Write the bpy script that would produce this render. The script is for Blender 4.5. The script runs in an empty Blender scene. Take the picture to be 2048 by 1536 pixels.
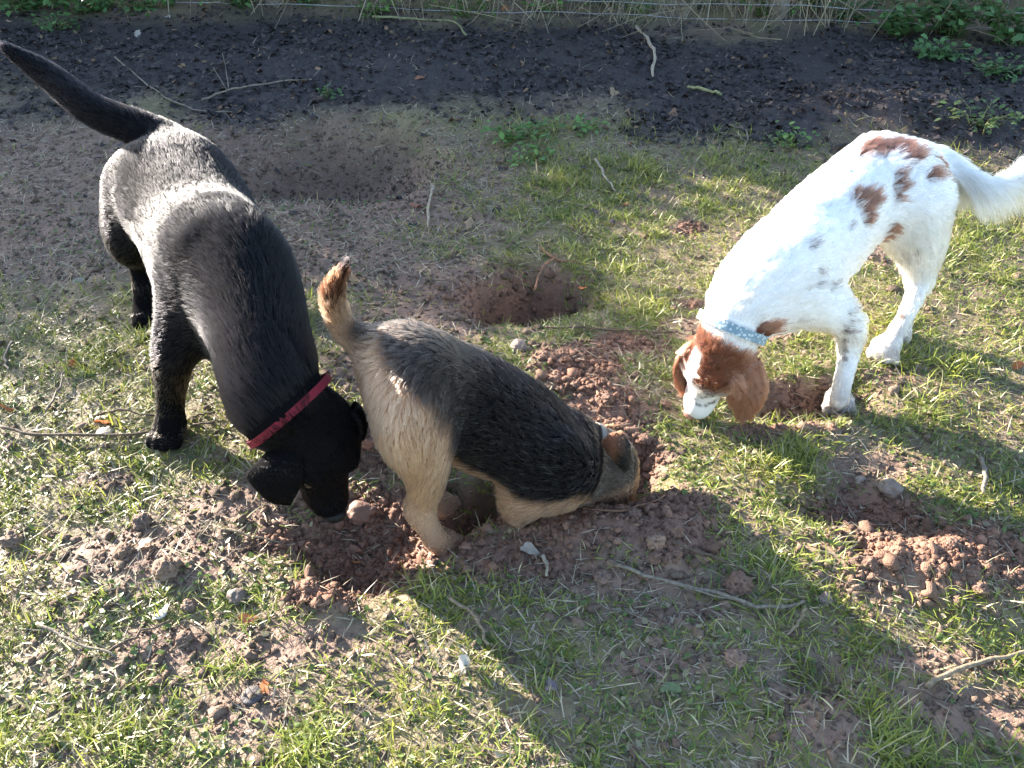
import bpy, math, random
import numpy as np
from mathutils import Vector

random.seed(7)
rng = np.random.default_rng(7)
R_ = math.radians
scene = bpy.context.scene
COL = scene.collection

# ------------------------------------------------------------------ camera, sky, sun, exposure
CAM_H, PITCH, FPX = 1.4, R_(38), 1774.0          # focal length in pixels of a 2048 px wide picture
cam_d = bpy.data.cameras.new('camera')
cam_d.sensor_width = 36.0
cam_d.lens = FPX / 2048 * 36.0
cam_d.clip_start, cam_d.clip_end = 0.05, 500
cam = bpy.data.objects.new('camera', cam_d)
COL.objects.link(cam)
cam.location = (0, 0, CAM_H)
cam.rotation_euler = (math.pi / 2 - PITCH, 0, 0)
scene.camera = cam

SUN_AZ = math.atan2(-0.80, 0.60)                  # compass-like: angle from +Y towards +X
SUN_EL = R_(16.5)
world = bpy.data.worlds.new('World')
scene.world = world
world.use_nodes = True
wn = world.node_tree.nodes
wl = world.node_tree.links
sky = wn.new('ShaderNodeTexSky')
sky.sky_type = 'NISHITA'
sky.sun_disc = False
sky.sun_elevation = SUN_EL
sky.sun_rotation = SUN_AZ
sky.air_density = 1.0
sky.dust_density = 0.6
bg = wn['Background']
wl.new(sky.outputs[0], bg.inputs[0])
bg.inputs[1].default_value = 0.096

sun_d = bpy.data.lights.new('sun', 'SUN')
sun_d.energy = 5.0
sun_d.angle = R_(0.53)
sun_d.color = (1.0, 0.92, 0.80)
sun = bpy.data.objects.new('sun', sun_d)
COL.objects.link(sun)
to_sun = Vector((math.sin(SUN_AZ) * math.cos(SUN_EL), math.cos(SUN_AZ) * math.cos(SUN_EL), math.sin(SUN_EL)))
sun.rotation_euler = to_sun.to_track_quat('Z', 'Y').to_euler()
sun.location = to_sun * 20

scene.view_settings.view_transform = 'Standard'
scene.view_settings.look = 'None'
scene.view_settings.gamma = 1.0
scene.view_settings.use_curve_mapping = False
scene.view_settings.exposure = 2.75
scene.cycles.max_bounces = 10
scene.cycles.transmission_bounces = 8
scene.cycles.use_denoising = True
scene.cycles_curves.shape = 'RIBBONS'

# ------------------------------------------------------------------ helpers
CP, SP = math.cos(PITCH), math.sin(PITCH)
def A(*v): return np.array(v, float)
def ray(x, y):
    u, v = (x - 1024) / FPX, -(y - 768) / FPX
    return A(u, CP + v * SP, -SP + v * CP)
def Z(x, y, z=0.0):                               # picture point -> place point at height z
    d = ray(x, y)
    return A(0, 0, CAM_H) + d * ((z - CAM_H) / d[2])
def Y(x, y, yy):                                  # picture point -> place point at distance yy
    d = ray(x, y)
    return A(0, 0, CAM_H) + d * (yy / d[1])
def proj(P):
    q = np.asarray(P, float) - A(0, 0, CAM_H)
    d = q @ A(0, CP, -SP)
    return 1024 + FPX * q[..., 0] / d, 768 - FPX * (q @ A(0, SP, CP)) / d
def unit(v):
    v = np.asarray(v, float)
    return v / np.maximum(np.linalg.norm(v, axis=-1, keepdims=True), 1e-9)

_perm = np.random.default_rng(3).random((64, 64, 64)).astype(np.float32)
def noise3(P):
    P = np.asarray(P, float)
    i = np.floor(P).astype(int)
    f = P - i
    f = f * f * (3 - 2 * f)
    o = 0
    for dx in (0, 1):
        for dy in (0, 1):
            for dz in (0, 1):
                w = (f[..., 0] if dx else 1 - f[..., 0]) * (f[..., 1] if dy else 1 - f[..., 1]) * (f[..., 2] if dz else 1 - f[..., 2])
                o = o + w * _perm[(i[..., 0] + dx) & 63, (i[..., 1] + dy) & 63, (i[..., 2] + dz) & 63]
    return o
def fbm(P, oct=4, gain=0.5):
    P = np.asarray(P, float)
    s, a, n = 0, 1.0, 0.0
    for k in range(oct):
        s = s + a * noise3(P * 2.0 ** k + 17.3 * k)
        n += a
        a *= gain
    return s / n
def fbm2(x, y, f, oct=4, gain=0.5, seed=0.0):
    return fbm(np.stack([x * f, y * f, np.full_like(x, 3.7 + seed)], -1), oct, gain)
def sstep(a, b, x):
    t = np.clip((x - a) / (b - a), 0, 1)
    return t * t * (3 - 2 * t)

def mesh_obj(name, V, F, mat, parent=None, smooth=False, base=None, cols=None, normals=None):
    V = np.asarray(V, np.float32)
    if base is not None: V = V - np.asarray(base, np.float32)
    me = bpy.data.meshes.new(name)
    if isinstance(F, np.ndarray):
        n, k = F.shape
        me.vertices.add(len(V)); me.vertices.foreach_set('co', V.ravel())
        me.loops.add(n * k); me.loops.foreach_set('vertex_index', F.astype(np.int32).ravel())
        me.polygons.add(n); me.polygons.foreach_set('loop_start', np.arange(0, n * k, k, dtype=np.int32))
    else:
        me.from_pydata(V.tolist(), [], F)
    if smooth: me.polygons.foreach_set('use_smooth', np.ones(len(me.polygons), bool))
    me.update(calc_edges=True)
    if cols is not None:
        at = me.attributes.new('tint', 'FLOAT_COLOR', 'POINT')
        c = np.ones((len(V), 4), np.float32); c[:, :3] = cols
        at.data.foreach_set('color', c.ravel())
    me.materials.append(mat)
    o = bpy.data.objects.new(name, me)
    COL.objects.link(o)
    if parent is not None: o.parent = parent
    return o
def empty(name, loc):
    o = bpy.data.objects.new(name, None)
    COL.objects.link(o)
    o.location = tuple(loc)
    o.empty_display_size = 0.1
    return o
def tag(o, label=None, cat=None, group=None, kind=None):
    if label: o['label'] = label
    if cat: o['category'] = cat
    if group: o['group'] = group
    if kind: o['kind'] = kind
    return o

def nodes_mat(name):
    m = bpy.data.materials.new(name)
    m.use_nodes = True
    nt = m.node_tree
    return m, nt.nodes, nt.links, nt.nodes['Principled BSDF']
def tint_mat(name, rough=0.8, spec=0.3, transl=0.0, vary=0.25, scale=40.0, bump=0.0, bscale=200.0, sheen=0.0):
    """colour from the 'tint' attribute, broken up by noise; optional light passing through thin leaves"""
    m, n, l, b = nodes_mat(name)
    at = n.new('ShaderNodeAttribute'); at.attribute_name = 'tint'
    tc = n.new('ShaderNodeNewGeometry')
    no = n.new('ShaderNodeTexNoise'); no.inputs['Scale'].default_value = scale; no.inputs['Detail'].default_value = 4
    l.new(tc.outputs['Position'], no.inputs['Vector'])
    mr = n.new('ShaderNodeMapRange'); mr.inputs[3].default_value = 1 - vary; mr.inputs[4].default_value = 1 + vary
    l.new(no.outputs['Fac'], mr.inputs[0])
    mx = n.new('ShaderNodeMix'); mx.data_type = 'RGBA'; mx.blend_type = 'MULTIPLY'; mx.inputs[0].default_value = 1
    l.new(at.outputs['Color'], mx.inputs[6]); l.new(mr.outputs[0], mx.inputs[7])
    l.new(mx.outputs[2], b.inputs['Base Color'])
    b.inputs['Roughness'].default_value = rough
    b.inputs['Specular IOR Level'].default_value = spec
    if sheen: b.inputs['Sheen Weight'].default_value = sheen
    if bump:
        nb = n.new('ShaderNodeTexNoise'); nb.inputs['Scale'].default_value = bscale; nb.inputs['Detail'].default_value = 5
        l.new(tc.outputs['Position'], nb.inputs['Vector'])
        bp = n.new('ShaderNodeBump'); bp.inputs['Strength'].default_value = bump; bp.inputs['Distance'].default_value = 0.004
        l.new(nb.outputs['Fac'], bp.inputs['Height']); l.new(bp.outputs[0], b.inputs['Normal'])
    if transl:
        tr = n.new('ShaderNodeBsdfTranslucent'); l.new(mx.outputs[2], tr.inputs['Color'])
        ms = n.new('ShaderNodeMixShader'); ms.inputs[0].default_value = transl
        l.new(b.outputs[0], ms.inputs[1]); l.new(tr.outputs[0], ms.inputs[2])
        l.new(ms.outputs[0], n['Material Output'].inputs['Surface'])
    return m
def plain_mat(name, col, rough=0.6, spec=0.4, metal=0.0, vary=0.2, scale=60.0, bump=0.0):
    m, n, l, b = nodes_mat(name)
    tc = n.new('ShaderNodeNewGeometry')
    no = n.new('ShaderNodeTexNoise'); no.inputs['Scale'].default_value = scale; no.inputs['Detail'].default_value = 5
    l.new(tc.outputs['Position'], no.inputs['Vector'])
    cr = n.new('ShaderNodeValToRGB')
    c = A(*col)
    cr.color_ramp.elements[0].position = 0.3; cr.color_ramp.elements[0].color = (*(c * (1 - vary)), 1)
    cr.color_ramp.elements[1].position = 0.7; cr.color_ramp.elements[1].color = (*np.clip(c * (1 + vary), 0, 1), 1)
    l.new(no.outputs['Fac'], cr.inputs[0]); l.new(cr.outputs[0], b.inputs['Base Color'])
    b.inputs['Roughness'].default_value = rough; b.inputs['Specular IOR Level'].default_value = spec; b.inputs['Metallic'].default_value = metal
    if bump:
        bp = n.new('ShaderNodeBump'); bp.inputs['Strength'].default_value = bump; bp.inputs['Distance'].default_value = 0.003
        l.new(no.outputs['Fac'], bp.inputs['Height']); l.new(bp.outputs[0], b.inputs['Normal'])
    return m

# ------------------------------------------------------------------ ground
def gauss(x, y, c, rx, ry, rot=0.0, p=1.0):
    dx, dy = x - c[0], y - c[1]
    if rot:
        cs, sn = math.cos(rot), math.sin(rot)
        dx, dy = dx * cs + dy * sn, -dx * sn + dy * cs
    return np.exp(-((dx / rx) ** 2 + (dy / ry) ** 2) ** p)
#        picture point, rx, ry, rot, height (+ heap, - hole), squareness
RELIEF = [
    ((655, 312), 0.34, 0.25, 0.0, -0.30, 1.3), ((560, 345), 0.30, 0.14, 0.0, -0.05, 1.0), ((760, 240), 0.30, 0.16, 0.0, 0.03, 1.0),
    ((1060, 588), 0.18, 0.13, 0.2, -0.22, 2.2), ((1000, 620), 0.10, 0.07, 0.0, -0.05, 1.5), ((920, 560), 0.18, 0.12, 0.0, 0.015, 1.0),
    ((760, 1050), 0.17, 0.13, 0.3, -0.075, 1.4), ((700, 1140), 0.12, 0.07, -0.2, -0.05, 1.5), ((720, 930), 0.10, 0.08, 0.0, -0.03, 1.2),
    ((985, 1000), 0.10, 0.06, 0.0, -0.12, 1.5), ((1250, 945), 0.08, 0.07, 0.0, -0.10, 1.5),
    ((1265, 1075), 0.20, 0.10, -0.2, 0.045, 1.1), ((1130, 735), 0.16, 0.12, 0.0, 0.03, 1.0), ((1190, 800), 0.10, 0.08, 0.0, 0.03, 1.0),
    ((1600, 805), 0.16, 0.07, 0.1, -0.055, 1.5), ((1560, 870), 0.18, 0.035, 0.1, 0.02, 1.0), ((1640, 750), 0.12, 0.06, 0.0, 0.02, 1.0),
    ((1740, 1010), 0.16, 0.09, -0.3, -0.06, 1.5), ((1720, 1090), 0.06, 0.03, 0.0, -0.04, 1.4), ((1880, 1130), 0.22, 0.12, -0.2, 0.05, 1.1),
    ((1640, 1385), 0.07, 0.05, 0.0, -0.03, 1.4), ((1650, 1480), 0.10, 0.06, 0.0, 0.03, 1.0),
    ((640, 1180), 0.10, 0.06, 0.0, 0.035, 1.0), ((1420, 1010), 0.16, 0.06, -0.4, 0.025, 1.0), ((300, 1120), 0.16, 0.10, 0.0, 0.02, 1.0),
    ((1750, 230), 0.45, 0.25, 0.0, 0.10, 1.0), ((820, 120), 1.3, 0.35, 0.0, 0.05, 1.0),
]
RED = [((760, 1040), .22, .17), ((690, 1130), .12, .07), ((1060, 575), .19, .13), ((990, 590), .18, .10), ((1000, 1010), .20, .08), ((1250, 1040), .22, .12), ((1150, 740), .15, .13),
       ((1200, 820), .12, .10), ((1600, 800), .17, .08), ((1560, 870), .16, .03), ((1740, 1010), .15, .09), ((1880, 1120), .24, .13), ((1050, 1120), .22, .06),
       ((1380, 460), .07, .05), ((1260, 900), .10, .08), ((730, 880), .10, .10), ((650, 1200), .08, .05), ((1380, 610), .06, .04), ((900, 1090), .22, .06), ((1150, 1080), .22, .06), ((1340, 1095), .14, .08), ((600, 1070), .12, .06), ((1240, 690), .12, .07), ((1130, 860), .2, .1)]
BARE = [((380, 330), 1.1, .45), ((150, 330), 1.0, .45), ((700, 400), .55, .35), ((700, 520), .35, .22), ((830, 640), .25, .12), ((520, 520), .5, .2), ((100, 470), .6, .25),
        ((850, 560), .25, .16), ((1800, 230), .5, .3), ((330, 1110), .20, .10), ((480, 1010), .16, .08), ((220, 960), .08, .04), ((560, 1290), .16, .05), ((330, 1290), .10, .05), ((1330, 1230), .14, .03),
        ((1240, 1170), .20, .04), ((1310, 1330), .09, .035), ((1620, 1400), .08, .05), ((1650, 1460), .08, .05), ((1950, 1420), .14, .06), ((1880, 1320), .16, .03), ((500, 1420), .08, .06),
        ((1750, 930), .12, .05), ((1780, 760), .08, .05), ((720, 740), .12, .12), ((1200, 900), .12, .08), ((1480, 660), .2, .08), ((1700, 500), .2, .1)]
def zone(lst, x, y):
    w = np.zeros_like(x)
    for (p, rx, ry) in lst:
        c = Z(*p)
        w = np.maximum(w, gauss(x, y, c, rx, ry, 0, 1.3))
    return w
def litter_edge(x):                               # where the trodden ground gives way to the dark wet litter
    return 3.47 + 0.10 * np.sin(x * 1.7 + 0.6) - 0.13 * x
def zones(x, y):
    n = fbm2(x, y, 2.6, 4) - 0.5
    n2 = fbm2(x, y, 9.0, 3, seed=5) - 0.5
    lit = sstep(-0.25, 0.3, y - litter_edge(x) + n * 1.2)
    lit = lit * (1 - sstep(4.6, 5.3, y + 0.1 * x + n))
    red = np.clip(zone(RED, x, y) * 1.5 + n2 * 0.8 - 0.25, 0, 1)
    bare = np.clip(zone(BARE, x, y) * 1.5 + n * 0.9 + n2 * 0.5 - 0.15, 0, 1)
    return lit, red, bare
def height(x, y, fine=True):
    h = 0.035 * (fbm2(x, y, 1.1, 2, seed=1) - 0.5) + 0.03 * (fbm2(x, y, 5.0, 3, seed=2) - 0.5)
    wx = x + 0.16 * (fbm2(x, y, 4.5, 3, seed=11) - 0.5) + 0.05 * (fbm2(x, y, 16, 2, seed=12) - 0.5)
    wy = y + 0.14 * (fbm2(x, y, 4.5, 3, seed=13) - 0.5) + 0.05 * (fbm2(x, y, 16, 2, seed=14) - 0.5)
    for (p, rx, ry, rot, dz, sq) in RELIEF:
        h = h + dz * gauss(wx, wy, Z(*p), rx, ry, rot, sq)
    h = h + 0.07 * gauss(x, y, Z(655, 312), .42, .30, 0, 2) * (fbm2(x, y, 13, 3, .6, seed=16) - 0.5)
    h = h * sstep(-0.3, 0.4, y) * (1 - 0.8 * sstep(6, 9, y))
    if fine:
        lit, red, bare = zones(x, y)
        h = h + (0.010 + 0.018 * red + 0.012 * lit) * (fbm2(x, y, 22, 3, 0.6, seed=4) - 0.5) + (0.006 + 0.014 * red + 0.006 * lit + 0.006 * bare) * (fbm2(x, y, 60, 2, seed=6) - 0.5)
    return h
def hz(x, y): return float(height(np.array([float(x)]), np.array([float(y)]))[0])
def G(px, py, dz=0.0):                            # picture point -> point on the relief of the ground
    p = Z(px, py, 0)
    for _ in range(4): p = Z(px, py, hz(p[0], p[1]))
    return p + A(0, 0, dz)

_zones, _height = zones, height
_rx, _ry, _rs = -4.6, -0.05, 0.01
_gx, _gy = np.meshgrid(_rx + np.arange(920) * _rs, _ry + np.arange(610) * _rs)
_R = {'h': _height(_gx.ravel(), _gy.ravel()).reshape(_gx.shape), 'h0': _height(_gx.ravel(), _gy.ravel(), False).reshape(_gx.shape)}
for _k, _v in zip(('lit', 'red', 'bare'), _zones(_gx.ravel(), _gy.ravel())): _R[_k] = _v.reshape(_gx.shape)
def look(k, x, y):
    u = np.clip((x - _rx) / _rs, 0, 918.99); v = np.clip((y - _ry) / _rs, 0, 608.99)
    i, j = u.astype(int), v.astype(int); u, v = u - i, v - j; R = _R[k]
    return (R[j, i] * (1 - u) + R[j, i + 1] * u) * (1 - v) + (R[j + 1, i] * (1 - u) + R[j + 1, i + 1] * u) * v
def zones(x, y): return look('lit', x, y), look('red', x, y), look('bare', x, y)
def height(x, y, fine=True): return look('h' if fine else 'h0', np.asarray(x, float), np.asarray(y, float))
def axis_pts(lo, hi, step, far, grow):
    v = list(np.arange(lo, hi, step))
    a, s = v[-1], step
    while a < far:
        s *= grow; a += s; v.append(a)
    return v
xs_r = axis_pts(0, 1.5, 0.0085, 110, 1.035)
xs = np.array([-t for t in xs_r[:0:-1]] + xs_r)
ys = list(np.arange(0.45, 2.3, 0.0088)) + list(np.arange(2.3, 5.4, 0.016))
s, a = 0.016, ys[-1]
while a < 140: s *= 1.06; a += s; ys.append(a)
s, a = 0.0088, 0.45
front = []
while a > -40: s *= 1.08; a -= s; front.append(a)
ys = np.array(front[::-1] + ys)
gx, gy = np.meshgrid(xs, ys)
gxf, gyf = gx.ravel(), gy.ravel()
gz = _height(gxf, gyf)
nx_, ny_ = len(xs), len(ys)
ii = (np.arange(ny_ - 1)[:, None] * nx_ + np.arange(nx_ - 1)[None]).ravel()
gF = np.stack([ii, ii + 1, ii + 1 + nx_, ii + nx_], 1)
lit, red, bare = _zones(gxf, gyf)
earth = A(0.165, 0.112, 0.080); redc = A(0.190, 0.102, 0.070); litc = A(0.030, 0.024, 0.026); moss = A(0.18, 0.165, 0.055); trod = A(0.20, 0.122, 0.088)
mo = np.clip(fbm2(gxf, gyf, 6, 4, seed=8) * 1.6 - 0.45, 0, 1) * (1 - bare) * (1 - red)
c = earth + (moss - earth) * (0.8 * mo)[:, None]
c = c + (trod - c) * (bare * 0.8)[:, None]
c = c + (redc - c) * (red * 0.9)[:, None]
c = c + (litc - c) * (lit * 0.95)[:, None]
c = c * (0.8 + 0.4 * fbm2(gxf, gyf, 30, 3, seed=9))[:, None]
M_ground = tint_mat('soil_material', rough=0.75, spec=0.35, vary=0.35, scale=90, bump=1.0, bscale=120)
ground = mesh_obj('ground', np.stack([gxf, gyf, gz], 1), gF, M_ground, smooth=True, cols=c)
tag(ground, 'muddy grass paddock with dug holes and reddish bare soil', None, None, 'structure')

# ------------------------------------------------------------------ modelling with blended solids (dog bodies)
def crom(P, n):
    P = np.asarray(P, float)
    if len(P) == 2: return P[0] + (P[1] - P[0]) * np.linspace(0, 1, n)[:, None]
    Q = np.vstack([2 * P[0] - P[1], P, 2 * P[-1] - P[-2]])
    out = []
    for t in np.linspace(0, len(P) - 1, n):
        i = min(int(t), len(P) - 2); u = t - i
        a, b, c_, d = Q[i:i + 4]
        out.append(0.5 * (2 * b + (c_ - a) * u + (2 * a - 5 * b + 4 * c_ - d) * u * u + (3 * b - a - 3 * c_ + d) * u ** 3))
    return np.array(out)
class Solid:
    def __init__(s, res): s.res, s.parts, s.flow, s.relax = res, [], [], (18 if res > .006 else 0)
    def tube(s, pts, hs, ws=None, up=(0, 0, 1), k=0.03, n=None, flow=1.0):
        """hs half-size along 'up', ws half-size across; smooth spine through pts, listed in the direction the hair lies"""
        pts = np.asarray(pts, float)
        n = n or max(2, 4 * len(pts))
        ws = hs if ws is None else ws
        H_ = crom(np.asarray(hs, float)[:, None], n)[:, 0] if len(pts) > 2 else np.linspace(hs[0], hs[-1], n)
        W_ = crom(np.asarray(ws, float)[:, None], n)[:, 0] if len(pts) > 2 else np.linspace(ws[0], ws[-1], n)
        C = crom(pts, n)
        segs = []
        for i in range(n - 1):
            t = unit(C[i + 1] - C[i])
            side = np.cross(t, np.asarray(up, float))
            side = unit(side) if np.linalg.norm(side) > 1e-3 else A(1, 0, 0)
            segs.append(('c', C[i], C[i + 1], H_[i], H_[i + 1], side, 0.5 * (H_[i] + H_[i + 1]) / (0.5 * (W_[i] + W_[i + 1]))))
            if flow: s.flow.append((0.5 * (C[i] + C[i + 1]), t, flow, max(H_[i], W_[i])))
        s.parts.append((segs, k))
    def ball(s, c_, r, ax=None, k=0.03):
        """ellipsoid; ax = (forward, up) for the first and third radius"""
        r = np.asarray(r, float) if np.ndim(r) else np.full(3, float(r))
        if ax is None: M = np.eye(3)
        else:
            f_ = unit(ax[0]); u_ = np.asarray(ax[1], float); u_ = unit(u_ - f_ * (u_ @ f_)); M = np.stack([f_, np.cross(u_, f_), u_])
        s.parts.append(([('e', np.asarray(c_, float), r, M)], k))
    def build(s):
        lo = np.full(3, 9e9); hi = -lo
        def bb(g):
            if g[0] == 'c':
                r = max(g[3], g[4]) * max(1, 1 / g[6]); return np.minimum(g[1], g[2]) - r, np.maximum(g[1], g[2]) + r
            r = g[2].max(); return g[1] - r, g[1] + r
        for segs, k in s.parts:
            for g in segs:
                a_, b_ = bb(g); lo = np.minimum(lo, a_); hi = np.maximum(hi, b_)
        lo -= 0.03; hi += 0.03
        N = np.ceil((hi - lo) / s.res).astype(int) + 1
        D = np.full(N, 0.2, np.float32)
        ax = [(lo[i] + np.arange(N[i]) * s.res).astype(np.float32) for i in range(3)]
        def rng_(a_, b_, m):
            i0 = np.maximum(0, np.floor((a_ - m - lo) / s.res).astype(int)); i1 = np.minimum(N, np.ceil((b_ + m - lo) / s.res).astype(int) + 1)
            return i0, i1
        for segs, k in s.parts:
            B = [bb(g) for g in segs]
            m = max(0.03, k * 1.2)
            g0, g1 = rng_(np.min([b[0] for b in B], 0), np.max([b[1] for b in B], 0), m)
            T = np.full(g1 - g0, 0.2, np.float32)
            for g, b in zip(segs, B):
                i0, i1 = rng_(b[0], b[1], m)
                X = ax[0][i0[0]:i1[0], None, None]; Yy = ax[1][None, i0[1]:i1[1], None]; Zz = ax[2][None, None, i0[2]:i1[2]]
                if g[0] == 'c':
                    _, a_, b_, ra, rb, side, ratio = g
                    ba = b_ - a_; L2 = float(ba @ ba) + 1e-12
                    vx, vy, vz = X - a_[0], Yy - a_[1], Zz - a_[2]
                    h_ = np.clip((vx * ba[0] + vy * ba[1] + vz * ba[2]) / L2, 0, 1)
                    qx, qy, qz = vx - h_ * ba[0], vy - h_ * ba[1], vz - h_ * ba[2]
                    ss = (qx * side[0] + qy * side[1] + qz * side[2]) * (ratio - 1)
                    qx, qy, qz = qx + ss * side[0], qy + ss * side[1], qz + ss * side[2]
                    d = (np.sqrt(qx * qx + qy * qy + qz * qz) - (ra + (rb - ra) * h_)) * min(1.0, 1 / ratio)
                else:
                    _, c_, r, M = g
                    vx, vy, vz = X - c_[0], Yy - c_[1], Zz - c_[2]
                    q = [((vx * M[i, 0] + vy * M[i, 1] + vz * M[i, 2]) / r[i]) ** 2 for i in range(3)]
                    d = (np.sqrt(q[0] + q[1] + q[2]) - 1) * float(r.min())
                sl = tuple(slice(i0[i] - g0[i], i1[i] - g0[i]) for i in range(3))
                T[sl] = np.minimum(T[sl], d)
            sl = tuple(slice(g0[i], g1[i]) for i in range(3))
            O = D[sl]
            if k > 0:
                hh = np.clip(0.5 + 0.5 * (O - T) / k, 0, 1)
                D[sl] = O * (1 - hh) + T * hh - k * hh * (1 - hh)
            else: D[sl] = np.minimum(O, T)
        V, F = surface_net(D, lo, s.res)
        if s.relax:                                # even out the surface, hardly shrinking it
            I = np.concatenate([F[:, k] for k in range(4)] + [F[:, (k + 1) % 4] for k in range(4)])
            J = np.concatenate([F[:, (k + 1) % 4] for k in range(4)] + [F[:, k] for k in range(4)])
            cnt = np.maximum(np.bincount(I, minlength=len(V)), 1)[:, None]
            for lam in [.5] * 4 + [.55, -.56] * s.relax:
                V = V + lam * (np.stack([np.bincount(I, V[J, c], len(V)) for c in range(3)], 1) / cnt - V)
        return V, F
def surface_net(D, lo, res):
    S = D < 0
    nx, ny, nz = D.shape
    cnt = np.zeros((nx - 1, ny - 1, nz - 1), np.int8); pos = np.zeros((nx - 1, ny - 1, nz - 1, 3), np.float32)
    off = [(i, j, k) for i in (0, 1) for j in (0, 1) for k in (0, 1)]
    c8 = {o: (slice(o[0], nx - 1 + o[0]), slice(o[1], ny - 1 + o[1]), slice(o[2], nz - 1 + o[2])) for o in off}
    tot = sum(S[c8[o]].astype(np.int8) for o in off)
    act = np.argwhere((tot > 0) & (tot < 8))
    idx = np.full((nx - 1, ny - 1, nz - 1), -1, np.int32); idx[tuple(act.T)] = np.arange(len(act))
    acc = np.zeros((len(act), 3)); n = np.zeros(len(act))
    for o in off:
        for axis in range(3):
            if o[axis]: continue
            o2 = list(o); o2[axis] = 1
            a_ = D[act[:, 0] + o[0], act[:, 1] + o[1], act[:, 2] + o[2]]; b_ = D[act[:, 0] + o2[0], act[:, 1] + o2[1], act[:, 2] + o2[2]]
            m = (a_ < 0) != (b_ < 0)
            t = np.where(m, a_ / np.where(m, a_ - b_, 1), 0)
            p = np.tile(np.array(o, float), (len(act), 1)); p[:, axis] = t
            acc[m] += p[m]; n[m] += 1
    V = lo + (act + acc / np.maximum(n, 1)[:, None]) * res
    F = []
    for axis in range(3):
        u, v = (axis + 1) % 3, (axis + 2) % 3
        s0 = [slice(1, -1)] * 3; s0[axis] = slice(0, -1)
        s1 = [slice(1, -1)] * 3; s1[axis] = slice(1, None)
        a_, b_ = S[tuple(s0)], S[tuple(s1)]
        e = np.argwhere(a_ != b_)
        flip = a_[tuple(e.T)]
        base = e.copy(); base[:, u] += 1; base[:, v] += 1
        q = []
        for du, dv in ((-1, -1), (0, -1), (0, 0), (-1, 0)):
            w = base.copy(); w[:, u] += du; w[:, v] += dv
            q.append(idx[tuple(w.T)])
        q = np.stack(q, 1)
        q[~flip] = q[~flip][:, ::-1]
        F.append(q)
    return V, np.vstack(F)
def vnormals(V, F):
    n = np.cross(V[F[:, 2]] - V[F[:, 0]], V[F[:, 3]] - V[F[:, 1]])
    N = np.zeros_like(V)
    for i in range(4): np.add.at(N, F[:, i], n)
    return unit(N)
def flow_at(P, N, flow, extra=None):
    c_ = np.array([f[0] for f in flow]); t = np.array([f[1] for f in flow]); w = np.array([f[2] for f in flow]); r = np.array([f[3] for f in flow])
    out = np.zeros_like(P)
    for i in range(0, len(P), 8000):
        d = np.linalg.norm(P[i:i + 8000, None] - c_[None], axis=2) / r[None]
        k = w * np.exp(-(d ** 2) * 0.9) + 1e-12
        out[i:i + 8000] = (k[..., None] * t[None]).sum(1) / k.sum(1)[:, None]
    if extra is not None: out = out + extra
    out = out - N * (out * N).sum(1)[:, None]
    return unit(out)
def hair_mat(name, rough=0.35, radial=0.4, coat=0.0, ior=1.55):
    m = bpy.data.materials.new(name); m.use_nodes = True
    n, l = m.node_tree.nodes, m.node_tree.links
    n.remove(n['Principled BSDF'])
    h = n.new('ShaderNodeBsdfHairPrincipled'); h.model = 'CHIANG'; h.parametrization = 'COLOR'
    at = n.new('ShaderNodeAttribute'); at.attribute_name = 'tint'
    l.new(at.outputs['Color'], h.inputs['Color'])
    h.inputs['Roughness'].default_value = rough; h.inputs['Radial Roughness'].default_value = radial
    h.inputs['Coat'].default_value = coat; h.inputs['IOR'].default_value = ior
    h.inputs['Random Roughness'].default_value = 0.1
    l.new(h.outputs[0], n['Material Output'].inputs['Surface'])
    return m
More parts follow.
